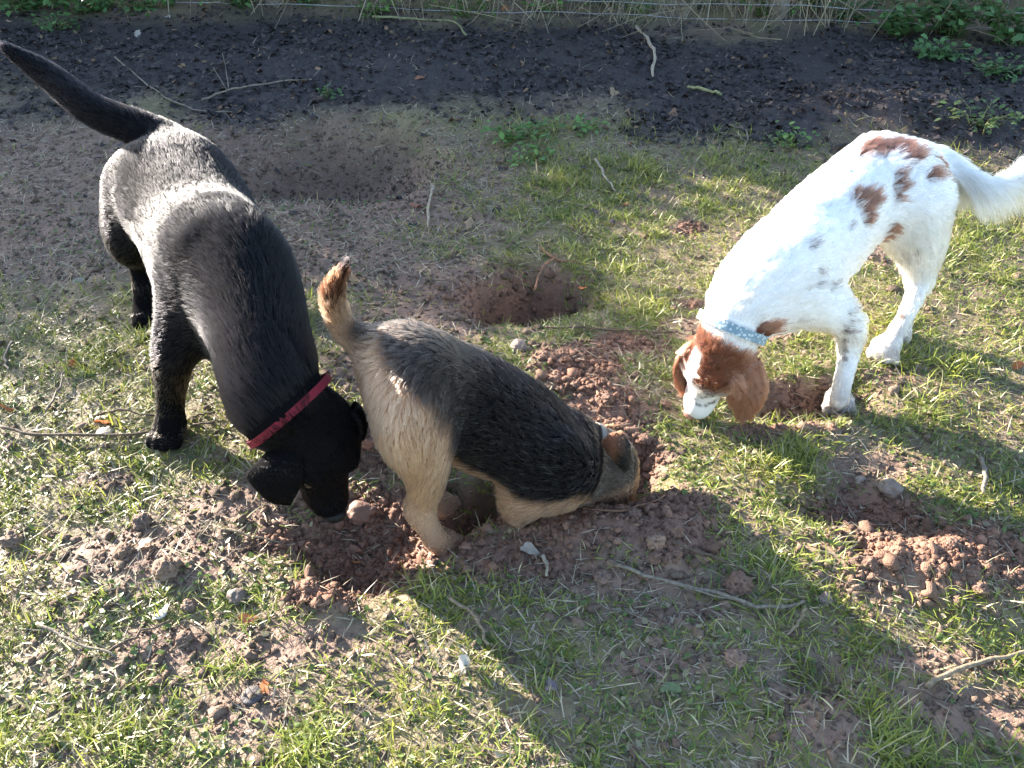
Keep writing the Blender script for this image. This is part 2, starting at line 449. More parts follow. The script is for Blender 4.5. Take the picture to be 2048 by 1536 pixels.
def fur(name, V, F, n, flow, length, colour, mat, parent, base, lift=0.35, rad=0.0005, clump=0.35, curl=0.12, droop=0.15, extra=None, npts=5, jitter=0.25, seed=1, per=22, lock=0.6, swirl=0.5):
    r = np.random.default_rng(seed)
    N = vnormals(V, F)
    T1, T2 = F[:, [0, 1, 2]], F[:, [0, 2, 3]]
    T = np.vstack([T1, T2])
    ar = np.linalg.norm(np.cross(V[T[:, 1]] - V[T[:, 0]], V[T[:, 2]] - V[T[:, 0]]), axis=1)
    pick = r.choice(len(T), n, p=ar / ar.sum())
    u, v = r.random(n), r.random(n)
    sw = u + v > 1; u[sw], v[sw] = 1 - u[sw], 1 - v[sw]
    t = T[pick]
    P = V[t[:, 0]] * (1 - u - v)[:, None] + V[t[:, 1]] * u[:, None] + V[t[:, 2]] * v[:, None]
    Nn = unit(N[t[:, 0]] * (1 - u - v)[:, None] + N[t[:, 1]] * u[:, None] + N[t[:, 2]] * v[:, None])
    ex = extra(P) if extra is not None else None
    D = flow_at(P, Nn, flow, ex)
    L = length(P) * (0.75 + 0.5 * r.random(n))
    keep = L > 0.0008
    P, Nn, D, L = P[keep], Nn[keep], D[keep], L[keep]; n = len(P)
    S = np.cross(Nn, D)
    # locks: neighbouring hairs share a lean given by smooth noise
    P_ = P @ np.array([[.62, .48, .62], [-.71, .68, .18], [-.33, -.55, .77]])
    q = np.stack([fbm(P_ * 38 + k * 9.1, 3) - 0.5 for k in range(2)], 1)
    q = q + swirl * np.stack([fbm(P_ * 13 + 50 + k * 7.7, 2) - 0.5 for k in range(2)], 1)
    fine = r.normal(0, jitter, (n, 2))
    lf = lift * (1 + 1.6 * q[:, 0]) + 0.25 * jitter * r.normal(0, 1, n)
    side = 2.2 * clump * q[:, 1] + fine[:, 0] * 0.6
    d0 = unit(D + Nn * (lf + 0.25)[:, None] + S * side[:, None])
    pts = np.zeros((n, npts, 3), np.float32)
    cur = P - Nn * 0.002
    pts[:, 0] = cur
    ph = r.random(n) * 6.28
    from mathutils.kdtree import KDTree
    ns = max(8, int(n / per))
    sd = r.permutation(n)[:ns]
    kd = KDTree(ns)
    for a_, i in enumerate(sd): kd.insert(P[i], a_)
    kd.balance()
    own = sd[np.array([kd.find(q_)[1] for q_ in P.tolist()])]
    for k in range(1, npts):
        f = k / (npts - 1)
        d = unit(d0 - Nn * (0.35 * f * (lf + 0.25))[:, None] + A(0, 0, -droop * f) + S * (curl * np.sin(ph + 3.5 * f))[:, None])
        cur = cur + d * (L / (npts - 1))[:, None]
        pts[:, k] = cur
    pull = lock * (.5 + .5 * r.random(n))
    for k in range(1, npts):
        f = (k / (npts - 1)) ** 1.3
        pts[:, k] += (pts[own, k] - pts[:, k]) * (f * pull)[:, None]
    cu = bpy.data.hair_curves.new(name)
    cu.add_curves([npts] * n)
    cu.attributes['position'].data.foreach_set('vector', (pts - np.asarray(base, np.float32)).astype(np.float32).ravel())
    ra = cu.attributes.get('radius') or cu.attributes.new('radius', 'FLOAT', 'POINT')
    prof = np.linspace(1, 0.12, npts) ** 0.8
    rr = rad * (0.7 + 0.6 * r.random(n))
    ra.data.foreach_set('value', (rr[:, None] * prof[None]).astype(np.float32).ravel())
    C = np.ones((n, 4), np.float32); C[:, :3] = np.clip(colour(P, r) * (.8 + .4 * r.random(n))[own][:, None], 0.0005, 0.97)
    ca = cu.attributes.new('tint', 'FLOAT_COLOR', 'CURVE'); ca.data.foreach_set('color', C.ravel())
    cu.materials.append(mat)
    o = bpy.data.objects.new(name, cu); COL.objects.link(o)
    o.parent = parent
    o['kind'] = 'stuff'
    return o
def near(P, pts):                                  # distance to the nearest of some points
    return np.min([np.linalg.norm(P - np.asarray(q), axis=1) for q in pts], 0)
def pick(V, px, py):                               # the point of a surface met at a picture point
    x, y = proj(V)
    d = np.hypot(x - px, y - py)
    m = d < max(12, d.min() + 2)
    dist = np.linalg.norm(V - A(0, 0, CAM_H), axis=1)
    m &= dist < dist[m].min() + .025
    d[~m] = 1e9
    return V[d.argmin()]
def seg_dist(P, a_, b_):
    ba = b_ - a_; h_ = np.clip(((P - a_) @ ba) / (ba @ ba), 0, 1)
    return np.linalg.norm(P - a_ - h_[:, None] * ba, axis=1), h_
def band(name, centre, normal, up, ru, rs, width, thick, mat, parent, base, squash=None, n=48):
    """a collar: flat strap round an oval"""
    nn = unit(normal); u_ = unit(np.asarray(up, float) - nn * (np.asarray(up, float) @ nn)); s_ = np.cross(nn, u_)
    V, F = [], []
    for i in range(n):
        a_ = 2 * math.pi * i / n
        d = u_ * math.cos(a_) * ru + s_ * math.sin(a_) * rs
        o_ = unit(d)
        for (w, t) in ((-1, 0), (1, 0), (1, 1), (-1, 1)):
            V.append(np.asarray(centre) + d + nn * w * width / 2 + o_ * t * thick)
    for i in range(n):
        j = (i + 1) % n
        for k in range(4):
            k2 = (k + 1) % 4
            F.append((i * 4 + k, i * 4 + k2, j * 4 + k2, j * 4 + k))
    return mesh_obj(name, V, F, mat, parent, smooth=False, base=base)
def tube_mesh(pts, rad, k=6, n=None, wob=0.0, seed=0):
    P = np.asarray(pts, float)
    r0 = np.asarray(rad, float)
    if n: P = crom(P, n); r0 = np.interp(np.linspace(0, 1, n), np.linspace(0, 1, len(rad)), r0)
    r = np.random.default_rng(seed)
    if wob:
        P = P + r.normal(0, wob, P.shape) * np.minimum(1, np.arange(len(P)))[:, None]
        r0 = r0 * (1 + r.normal(0, .12, len(r0)))
    V, F = [], []
    pu = A(0.13, 0.21, 1)
    for i in range(len(P)):
        t = unit(P[min(i + 1, len(P) - 1)] - P[max(i - 1, 0)])
        a_ = np.cross(t, pu); a_ = unit(a_) if np.linalg.norm(a_) > 1e-3 else A(1, 0, 0)
        b_ = np.cross(t, a_)
        for j in range(k):
            an = 6.2832 * j / k
            V.append(P[i] + (a_ * math.cos(an) + b_ * math.sin(an)) * r0[i])
    for i in range(len(P) - 1):
        for j in range(k):
            j2 = (j + 1) % k
            F.append((i * k + j, i * k + j2, (i + 1) * k + j2, (i + 1) * k + j))
    F.append(tuple(range(k))[::-1]); F.append(tuple(range((len(P) - 1) * k, len(P) * k)))
    return np.array(V), F
def patch(rows, thick, bulge=(0, 0, 0), nu=14, nv=12):
    """a flap of skin: rows of points from its root to its edge, given a real thickness"""
    R = [crom(r_, nu) for r_ in rows]
    G_ = np.stack([crom(np.array([r_[i] for r_ in R]), nv) for i in range(nu)], 1)
    u = np.linspace(0, 1, nu); v = np.linspace(0, 1, nv)
    G_ = G_ + (np.sin(math.pi * u)[None, :] * np.sin(math.pi * np.clip(v * .8 + .1, 0, 1))[:, None])[..., None] * np.asarray(bulge, float)
    du, dv = np.gradient(G_, axis=1), np.gradient(G_, axis=0)
    N = unit(np.cross(du, dv))
    e = np.clip(np.minimum.reduce([u[None] * 6 + .25 + 0 * v[:, None], (1 - u[None]) * 6 + .25 + 0 * v[:, None], (1 - v[:, None]) * 6 + .25 + 0 * u[None]]), 0, 1) ** .5
    a_, b_ = G_ + N * (thick * .5 * e)[..., None], G_ - N * (thick * .5 * e)[..., None]
    V = np.vstack([a_.reshape(-1, 3), b_.reshape(-1, 3)])
    F, o = [], nu * nv
    for j in range(nv - 1):
        for i in range(nu - 1):
            q = [j * nu + i, j * nu + i + 1, (j + 1) * nu + i + 1, (j + 1) * nu + i]
            F += [q, [k + o for k in q[::-1]]]
    ring = [i for i in range(nu)] + [j * nu + nu - 1 for j in range(1, nv)] + [(nv - 1) * nu + i for i in range(nu - 2, -1, -1)] + [j * nu for j in range(nv - 2, 0, -1)]
    for k in range(len(ring)):
        p, q = ring[k], ring[(k + 1) % len(ring)]
        F.append([q, p, p + o, q + o])
    flow = [(G_[j, i], unit(dv[j, i]), 1.0, .03) for j in range(0, nv, 3) for i in range(0, nu, 3)]
    return V, np.array(F), flow
def blob_mesh(name, c_, r, mat, parent, base, ax=None, res=0.003):
    s = Solid(res); s.ball(c_, r, ax, 0); V, F = s.build()
    return mesh_obj(name, V, F, mat, parent, smooth=True, base=base), V, F
def paw(s, c_, fwd, size=1.0, toes=4):
    f_ = unit(A(fwd[0], fwd[1], 0)); l_ = A(-f_[1], f_[0], 0)
    s.ball(c_ + A(0, 0, 0.020 * size) + f_ * 0.008, (0.044 * size, 0.036 * size, 0.029 * size), (f_, (0, 0, 1)), 0.02)
    for i in range(toes):
        t = (i - (toes - 1) / 2)
        s.ball(c_ + f_ * (0.046 - 0.007 * abs(t)) * size + l_ * t * 0.0195 * size + A(0, 0, 0.015 * size), (0.024 * size, 0.0105 * size, 0.017 * size), (f_, (0, 0, 1)), 0.004)
M_skin = tint_mat('skin_under_fur_material', rough=0.9, spec=0.03, vary=0.15)
M_eye = plain_mat('dog_eye_material', (0.01, 0.007, 0.005), rough=0.08, spec=0.6)
M_nose_dark = plain_mat('black_nose_material', (.006, .006, .007), rough=.5, spec=.2, bump=.5, scale=500)
M_nose_liver = plain_mat('liver_nose_material', (0.26, 0.13, 0.10), rough=0.4, spec=0.5, bump=0.5, scale=500)

exec_dogs = True

# ------------------------------------------------------------------ the black dog
def black_dog():
    base = A(-0.75, 1.85, 0)
    root = empty('dog', base)
    tag(root, 'large black dog with a red collar, head lowered to the dug hole', 'dog', 'dogs digging and sniffing in the paddock')
    s = Solid(0.0075)
    d, l = A(.48, -.875, 0), A(.875, .48, 0)
    N0, N1 = Z(596, 838, .285), Z(552, 790, .33)
    s.tube([N0, N1, (-.560, 1.60, .405), (-.635, 1.70, .380), (-.718, 1.845, .365), (-.795, 2.00, .382), (-.865, 2.13, .395), (-.895, 2.20, .388)],
           [.076, .090, .136, .162, .160, .145, .118, .085], [.080, .090, .100, .115, .136, .146, .134, .09], k=.03, n=80)
    # loose skin folding behind the shoulders
    for (q0, q1, q2, rr) in (((395, 478), (440, 455), (480, 486), .006), ((385, 440), (430, 405), (485, 430), .005)):
        s.tube([Z(*q0, .515), Z(*q1, .530), Z(*q2, .520)], [rr * .6, rr, rr * .6], k=.030, n=8, flow=0)
    # shoulder blades, loin and thigh muscle
    for sg in (1, -1):
        s.ball(A(-.63, 1.70, .375) + l * sg * (.050 if sg == 1 else .075), (.12, .055, .11), (d, (0, 0, 1)), .09)
        s.ball(A(-.865, 2.12, .36) + l * sg * (.040 if sg == 1 else .085), (.12, .062, .125), (d, (0, 0, 1)), .07)
    s.ball(A(-.555, 1.585, .265), (.085, .085, .105), (d, (0, 0, 1)), .06)
    S = Z(636, 872, .245); hf = unit(Z(676, 1030, .07) - S); T = S + hf * .17; Mz = S + hf * .11; O = S - hf * .07
    camd = unit(A(0, 0, CAM_H) - S)
    uh = camd + A(.40, 0, 0); uh = unit(uh - hf * (uh @ hf)); rh = np.cross(hf, uh)
    q_ = 1.13
    def H(f_, r_, u_): return S + (hf * f_ + rh * r_ + uh * u_) * q_
    # head: skull, brows, stop, square muzzle with hanging lips, jaw and cheeks
    s.ball(S, (.092, .079, .069), (hf, uh), .03)
    s.tube([H(.140, 0, -.020), H(.10, 0, -.018), H(.055, 0, -.010)], [.035, .038, .047], [.038, .042, .052], up=uh, k=.015, n=8)
    s.tube([H(.130, 0, -.056), H(.03, 0, -.055)], [.017, .029], k=.02)
    s.tube([H(.062, 0, .030), H(.02, 0, .058)], [.010, .014], k=.03, flow=0)
    for sg in (1, -1):
        s.ball(H(.046, sg * .034, .036), (.027, .019, .017), (hf, uh), .012)
        s.ball(H(.020, sg * .046, -.020), (.062, .034, .047), (hf, uh), .03)
        s.ball(H(.105, sg * .024, -.036), (.054, .019, .035), (hf, uh), .010)
        s.tube([H(.050, sg * .046, .028), H(.064, sg * .045, .034), H(.078, sg * .036, .026)], [.005, .006, .005], k=.008, flow=0)
        s.tube([H(.052, sg * .048, .012), H(.066, sg * .046, .008), H(.078, sg * .036, .013)], [.005, .006, .005], k=.008, flow=0)
    # tail
    s.tube([(-.88, 2.17, .44), (-.925, 2.235, .475), Z(190, 222, .535), Z(95, 150, .60), Z(12, 96, .665)], [.058, .050, .043, .035, .016], k=.04, n=16)
    # legs
    s.tube([(-.69, 1.645, .36), (-.745, 1.59, .25), (-.79, 1.61, .12), (-.806, 1.60, .05)], [.075, .050, .034, .032], k=.04, n=14)
    paw(s, A(-.808, 1.588, 0.004), (-.1, -1), 1.1)
    s.tube([(-.585, 1.72, .32), (-.575, 1.695, .23), (-.565, 1.68, .12), (-.56, 1.67, .04)], [.06, .044, .033, .03], k=.04, n=12)
    paw(s, A(-.56, 1.655, 0), d, 1.05)
    s.tube([(-.975, 2.14, .36), (-1.005, 2.08, .265), (-1.03, 2.145, .15), (-1.035, 2.11, .05)], [.095, .066, .034, .029], k=.05, n=16)
    paw(s, A(-1.035, 2.085, 0.0), d, 1.0)
    s.tube([(-.835, 2.215, .33), (-.80, 2.19, .25), (-.81, 2.25, .15), (-.805, 2.225, .05)], [.080, .060, .034, .029], k=.05, n=16)
    paw(s, A(-.80, 2.20, 0.0), d, 1.0)
    V, F = s.build()
    pass
    blk = A(.004, .0038, .0045)
    body = mesh_obj('body', V, F, M_skin, root, True, base, np.tile(blk, (len(V), 1)))
    mat = hair_mat('black_coat_material', rough=.30, radial=.38, coat=.0, ior=1.28)
    feet = [A(-.808, 1.6, 0), A(-1.035, 2.1, 0)]
    cax = unit(N0 - N1); ccen = N0 * .62 + N1 * .38
    def col(P, r):
        c_ = np.tile(A(.006, .0055, .007), (len(P), 1)) * (0.6 + 0.8 * r.random(len(P)))[:, None]
        mud = sstep(.30, .02, P[:, 2]) * sstep(.30, .10, near(P * A(1, 1, 0), feet)) * sstep(.4, .6, fbm(P * 30, 3))
        return c_ + (A(.12, .09, .07) - c_) * (mud * .7)[:, None]
    def length(P):
        L = np.full(len(P), .019)
        L = np.where(near(P, [T, Mz]) < .10, .009, L)
        L = np.where(np.linalg.norm(P - S, axis=1) < .10, .013, L)
        nk, h_ = seg_dist(P, N1, A(-.55, 1.60, .40))
        L = np.where(np.linalg.norm(P - S, axis=1) > .10, np.maximum(L, .019 + .014 * sstep(.18, .08, nk)), L)
        tl, h_ = seg_dist(P, A(-.925, 2.235, .475), Z(12, 96, .665))
        L = np.where(tl < .07, .021, L)
        L[near(P, [H(.066, .042, .023), H(.066, -.042, .023)]) < .017] = .002
        L[(np.abs((P - ccen) @ cax) < .013) & (np.linalg.norm(P - ccen, axis=1) < .13)] = 0
        return L * (1 - .4 * sstep(.14, .05, P[:, 2]))
    fur('fur', V, F, 170000, s.flow, length, col, mat, body, base, lift=.06, rad=.00042, clump=.20, curl=.06, droop=.03, jitter=.15, seed=11, per=28, lock=.30, swirl=.8)
    # ears
    for sg in (1, -1):
        if sg == 1:
            eV, eF, efl = patch([[Z(556, 880, .278), Z(582, 884, .280), Z(604, 896, .270)], [Z(515, 925, .255), Z(560, 925, .262), Z(606, 930, .245)],
                                 [Z(492, 948, .225), Z(540, 968, .215), Z(602, 968, .200)], [Z(506, 972, .200), Z(540, 1002, .165), Z(580, 1010, .140)]], .009, bulge=camd * .012)
        else:
            eV, eF, efl = patch([[H(-.03, -.052, .034), H(-.005, -.058, .034), H(.02, -.056, .030)], [H(-.035, -.074, .020), H(0, -.080, .018), H(.035, -.074, .014)],
                                 [H(-.03, -.084, -.012), H(.005, -.090, -.014), H(.04, -.082, -.018)], [H(.0, -.082, -.045), H(.02, -.082, -.055), H(.04, -.078, -.048)]], .009, bulge=-rh * .006)
        eo = mesh_obj('ear', eV, eF, M_skin, root, True, base, np.tile(blk, (len(eV), 1)))
        fur('fur', eV, eF, 9000, efl, lambda P: np.full(len(P), .008), col, mat, eo, base, lift=.06, rad=.00045, clump=.2, jitter=.15, seed=13 + sg, lock=.3)
        blob_mesh('eye', H(.066, sg * .042, .023), .0120, M_eye, root, base)
    blob_mesh('nose', H(.166, 0, -.010), (.015, .022, .017), M_nose_dark, root, base, (hf, uh))
    # collar
    M_red = plain_mat('red_webbing_material', (.17, .008, .02), rough=.7, spec=.3, vary=.3, scale=700, bump=.5)
    co = band('collar', ccen, cax, (0, 0, 1), .092, .102, .015, .003, M_red, root, base)
    V_, F_ = tube_mesh([ccen + A(0, -.02, -.098), ccen + A(.004, -.024, -.112)], [.004, .012], 10)
    mesh_obj('buckle', V_, F_, plain_mat('steel_buckle_material', (.5, .5, .52), rough=.3, metal=1.0), co, True, base)
black_dog()

# ------------------------------------------------------------------ the tan and black terrier
def terrier():
    base = A(-.05, 1.36, 0)
    root = empty('dog', base)
    tag(root, 'tan and black rough coated terrier digging with its head down in the soil', 'dog', 'dogs digging and sniffing in the paddock')
    s = Solid(0.0065)
    Yg = globals()['Y']
    def Y(a_, b_, c_): return Yg(a_, b_, c_ + (.03 if c_ >= 1.28 else .008))
    d = unit(A(.30, .02, -.22)); near_ = A(0, -1, 0)
    T0, T1, T2 = Y(1110, 920, 1.375), Y(965, 825, 1.365), Y(835, 748, 1.36)
    up = unit(A(.55, 0, .83))
    s.tube([Y(1152, 940, 1.385), T0, Y(1040, 870, 1.37), T1, Y(895, 780, 1.36), T2, Y(795, 735, 1.36)],
           [.080, .098, .110, .113, .102, .090, .066], [.080, .094, .104, .104, .093, .088, .058], up=up, k=.03, n=26)
    # haunch and shoulder
    s.ball(Y(830, 800, 1.295), (.085, .055, .105), (A(.2, 0, 1), (0, 1, 0)), .05)
    s.tube([Y(820, 770, 1.30), Y(835, 850, 1.275)], [.078, .070], [.05, .05], up=(1, 0, .2), k=.05)
    s.ball(Y(1110, 935, 1.30), (.09, .05, .085), (d, (0, 0, 1)), .04)
    # near hind leg: thigh, hock, shank, foot
    s.tube([Y(835, 850, 1.28), Y(850, 925, 1.265), Y(848, 985, 1.275), Y(838, 1020, 1.275)], [.066, .046, .032, .029], k=.04, n=12)
    s.tube([Y(838, 1012, 1.275), Y(852, 1045, 1.258), Y(870, 1078, 1.242)], [.028, .026, .026], k=.02, n=6)
    paw(s, G(877, 1088) + A(0, 0, .002), (.75, -.6), .85)
    # far hind leg, hidden behind the near one
    s.tube([Y(830, 800, 1.41), Y(855, 900, 1.40), Y(850, 960, 1.41), Y(862, 1000, 1.40)], [.08, .05, .03, .027], k=.04, n=12)
    paw(s, G(872, 1012), (.8, -.5), .85)
    # front legs reaching down into the hole
    s.tube([Y(1105, 955, 1.31), Y(1060, 990, 1.29), Y(1040, 1020, 1.30), Y(1050, 1050, 1.315)], [.062, .045, .036, .030], k=.035, n=12)
    paw(s, Y(1060, 1058, 1.32), (1, .1), .8)
    s.tube([Y(1120, 940, 1.44), Y(1090, 985, 1.45), Y(1110, 1010, 1.46)], [.06, .042, .032], k=.035, n=10)
    paw(s, Y(1120, 1018, 1.46), (1, .1), .8)
    # neck and head going down into the soil
    nk0, nk1 = Y(1138, 912, 1.385), Y(1178, 922, 1.395)
    hd, nose = Y(1210, 932, 1.395), Y(1236, 1020, 1.405)
    s.tube([nose, hd, nk1, nk0], [.032, .064, .076, .092], [.036, .062, .074, .088], up=up, k=.03, n=14)
    hf = unit(nose - hd); uh = unit(A(.8, -.1, .5)); uh = unit(uh - hf * (uh @ hf)); rh = np.cross(hf, uh)
    s.ball(hd + uh * .01, (.062, .062, .055), (hf, uh), .03)
    s.tube([nose, hd + hf * .03], [.034, .042], [.040, .050], up=uh, k=.03)
    # tail, carried up with a forward curve
    s.tube([Y(800, 705, 1.36), Y(752, 690, 1.365), Y(700, 665, 1.375), Y(672, 620, 1.38), Y(668, 580, 1.385), Y(688, 532, 1.39)], [.050, .034, .026, .023, .020, .008], k=.04, n=20)
    V, F = s.build()
    print('terrier verts', len(V), 'T', T0, T1, T2, 'head', hd, nose)
    tan, tan2, dark, grizz, rust = A(.42, .255, .16), A(.32, .195, .125), A(.006, .005, .006), A(.12, .095, .08), A(.05, .020, .010)
    tailA, tailB = Y(700, 665, 1.375), Y(688, 532, 1.39)
    # the dark saddle over the back: everything above a line along the flank
    a0, a1, a2, a3 = pick(V, 800, 700), pick(V, 890, 800), pick(V, 960, 945), pick(V, 1095, 955)
    def base_col(P):
        n_ = fbm(P * 16, 3) - .5
        # along-body coordinate and height above the belly line
        u = (P - T2) @ unit(T0 - T2) / np.linalg.norm(T0 - T2)
        line = np.interp(u, [-.3, 0.0, .18, .30, .45, .75, .95, 1.05, 1.35], [.03, .045, .03, -.03, -.072, -.066, -.010, .035, .01])
        ax = T2 + (T0 - T2) * u[:, None]
        v = (P - ax) @ up
        sad = sstep(-.012, .018, v - line + n_ * .03) * (1 - .9 * sstep(1.25, 1.42, u))
        c_ = tan + (tan2 - tan) * np.clip(.5 + n_ * 2.5, 0, 1)[:, None]
        c_ = c_ + (dark - c_) * sad[:, None]
        gz_ = sstep(.35, .0, u) * sad * .35
        c_ = c_ + (grizz - c_) * gz_[:, None]
        # head: dark cheeks and top, tan muzzle
        hdist = np.linalg.norm(P - hd, axis=1)
        hm = sstep(.13, .08, hdist)
        hc = grizz * .7 + (tan * .9 - grizz * .7) * sstep(-.005, .04, (P - hd) @ hf + n_ * .03)[:, None]
        c_ = c_ + (hc - c_) * hm[:, None]
        # tail: rusty towards the tip, black tip and upper edge
        td, th = seg_dist(P, tailA, tailB)
        tm = sstep(.075, .05, td) * sstep(-.05, .02, P[:, 2] - tailA[2])
        tc_ = tan2 * .75 + (rust - tan2 * .75) * sstep(.25, .6, th)[:, None]
        tc_ = tc_ + (dark - tc_) * np.clip(sstep(.80, .95, th) + sstep(-.004, .022, (P - tailA - (tailB - tailA) * th[:, None]) @ A(.9, -.4, 0)) * .85, 0, 1)[:, None]
        c_ = c_ + (tc_ - c_) * tm[:, None]
        mud = sstep(.07, .0, P[:, 2]) * .6
        return c_ + (A(.20, .10, .065) - c_) * mud[:, None]
    body = mesh_obj('body', V, F, M_skin, root, True, base, base_col(V) * .7)
    cc = Y(1174, 920, 1.392)
    mat = hair_mat('wiry_coat_material', rough=.55, radial=.6, coat=.0, ior=1.28)
    def col(P, r):
        c_ = base_col(P) * (0.6 + 0.8 * r.random(len(P)))[:, None]
        gr = (r.random(len(P)) < .07) & (c_.mean(1) < .08)
        c_[gr] = A(.30, .27, .24) * .6
        return c_
    def length(P):
        L = np.full(len(P), .024)
        L = np.where(near(P, [hd, nose]) < .08, .015, L)
        L = L * (1 - .55 * sstep(.16, .06, P[:, 2]) * (P[:, 0] < -.05))
        L[(np.abs((P - cc) @ unit(nk1 - hd)) < .009) & (np.linalg.norm(P - cc, axis=1) < .11)] = 0
        bl = near(P, [pick(V, 940, 965), pick(V, 985, 985)])
        return np.maximum(L, .040 * sstep(.07, .03, bl))
    fur('fur', V, F, 105000, s.flow, length, col, mat, body, base, lift=.22, rad=.00065, clump=.5, curl=.15, droop=.15, jitter=.25, seed=21, per=14, lock=.7)
    M_iv = tint_mat('ear_leather_material', rough=.7, spec=.2)
    for sg in (1, -1):
        if sg == -1:
            rows = [[(1218, 885, 1.345), (1236, 870, 1.352), (1256, 866, 1.365)], [(1230, 905, 1.330), (1250, 890, 1.332), (1270, 880, 1.345)], [(1246, 925, 1.326), (1262, 915, 1.326), (1276, 905, 1.338)], [(1262, 942, 1.330), (1268, 940, 1.330), (1275, 934, 1.335)]]
            eV, eF, efl = patch([[Y(q[0] - 16, q[1] - 2, q[2]) for q in rw] for rw in rows], .008, bulge=A(0, -.008, .004))
        else:
            b0 = hd + A(.01, .045, .045)
            eV, eF, efl = patch([[b0 + A(-.02, 0, 0), b0, b0 + A(.02, .004, 0)], [b0 + A(-.012, .022, .010), b0 + A(.01, .024, .010), b0 + A(.03, .02, .008)], [b0 + A(.01, .03, -.012), b0 + A(.022, .03, -.014), b0 + A(.034, .026, -.012)]], .008)
        b0 = eV[0]
        def ecol(P, r=None):
            c_ = np.tile(A(.13, .055, .028), (len(P), 1)); m = sstep(.030, .055, np.linalg.norm(P - b0, axis=1))
            return c_ + (A(.008, .007, .007) - c_) * m[:, None]
        eo = mesh_obj('ear', eV, eF, M_iv, root, True, base, ecol(eV))
        fur('fur', eV, eF, 4000, efl, lambda P: np.full(len(P), .010), ecol, mat, eo, base, lift=.15, rad=.0005, jitter=.2, seed=23 + sg)
        blob_mesh('eye', hd + hf * .045 + rh * sg * .032 + uh * .038, .008, M_eye, root, base)
    blob_mesh('nose', nose + hf * .030, (.013, .017, .014), M_nose_dark, root, base, (hf, uh))
    M_col = plain_mat('pale_leather_material', (.20, .18, .16), rough=.6, spec=.3, vary=.2, scale=300)
    M_met = plain_mat('steel_ring_material', (.6, .6, .62), rough=.25, metal=1.0)
    M_blk = plain_mat('black_plastic_material', (.012, .012, .014), rough=.4)
    co = band('collar', cc, nk1 - hd, up, .084, .080, .010, .003, M_col, root, base)
    # ring and dark barrel hanging from the collar
    p0 = Y(1164, 982, 1.315)
    V_, F_ = tube_mesh([p0 + A(0, 0, .012), p0 + A(.008, -.004, .002), p0 + A(.010, -.004, -.012), p0 + A(.004, -.004, -.022)], [.0022] * 4, 6)
    mesh_obj('ring', V_, F_, M_met, co, True, base)
    V_, F_ = tube_mesh([p0 + A(-.012, 0, -.012), p0 + A(-.010, 0, -.016), p0 + A(.012, 0, -.030), p0 + A(.014, 0, -.034)], [.006, .011, .011, .006], 10)
    mesh_obj('tag_barrel', V_, F_, M_blk, co, True, base)

terrier()

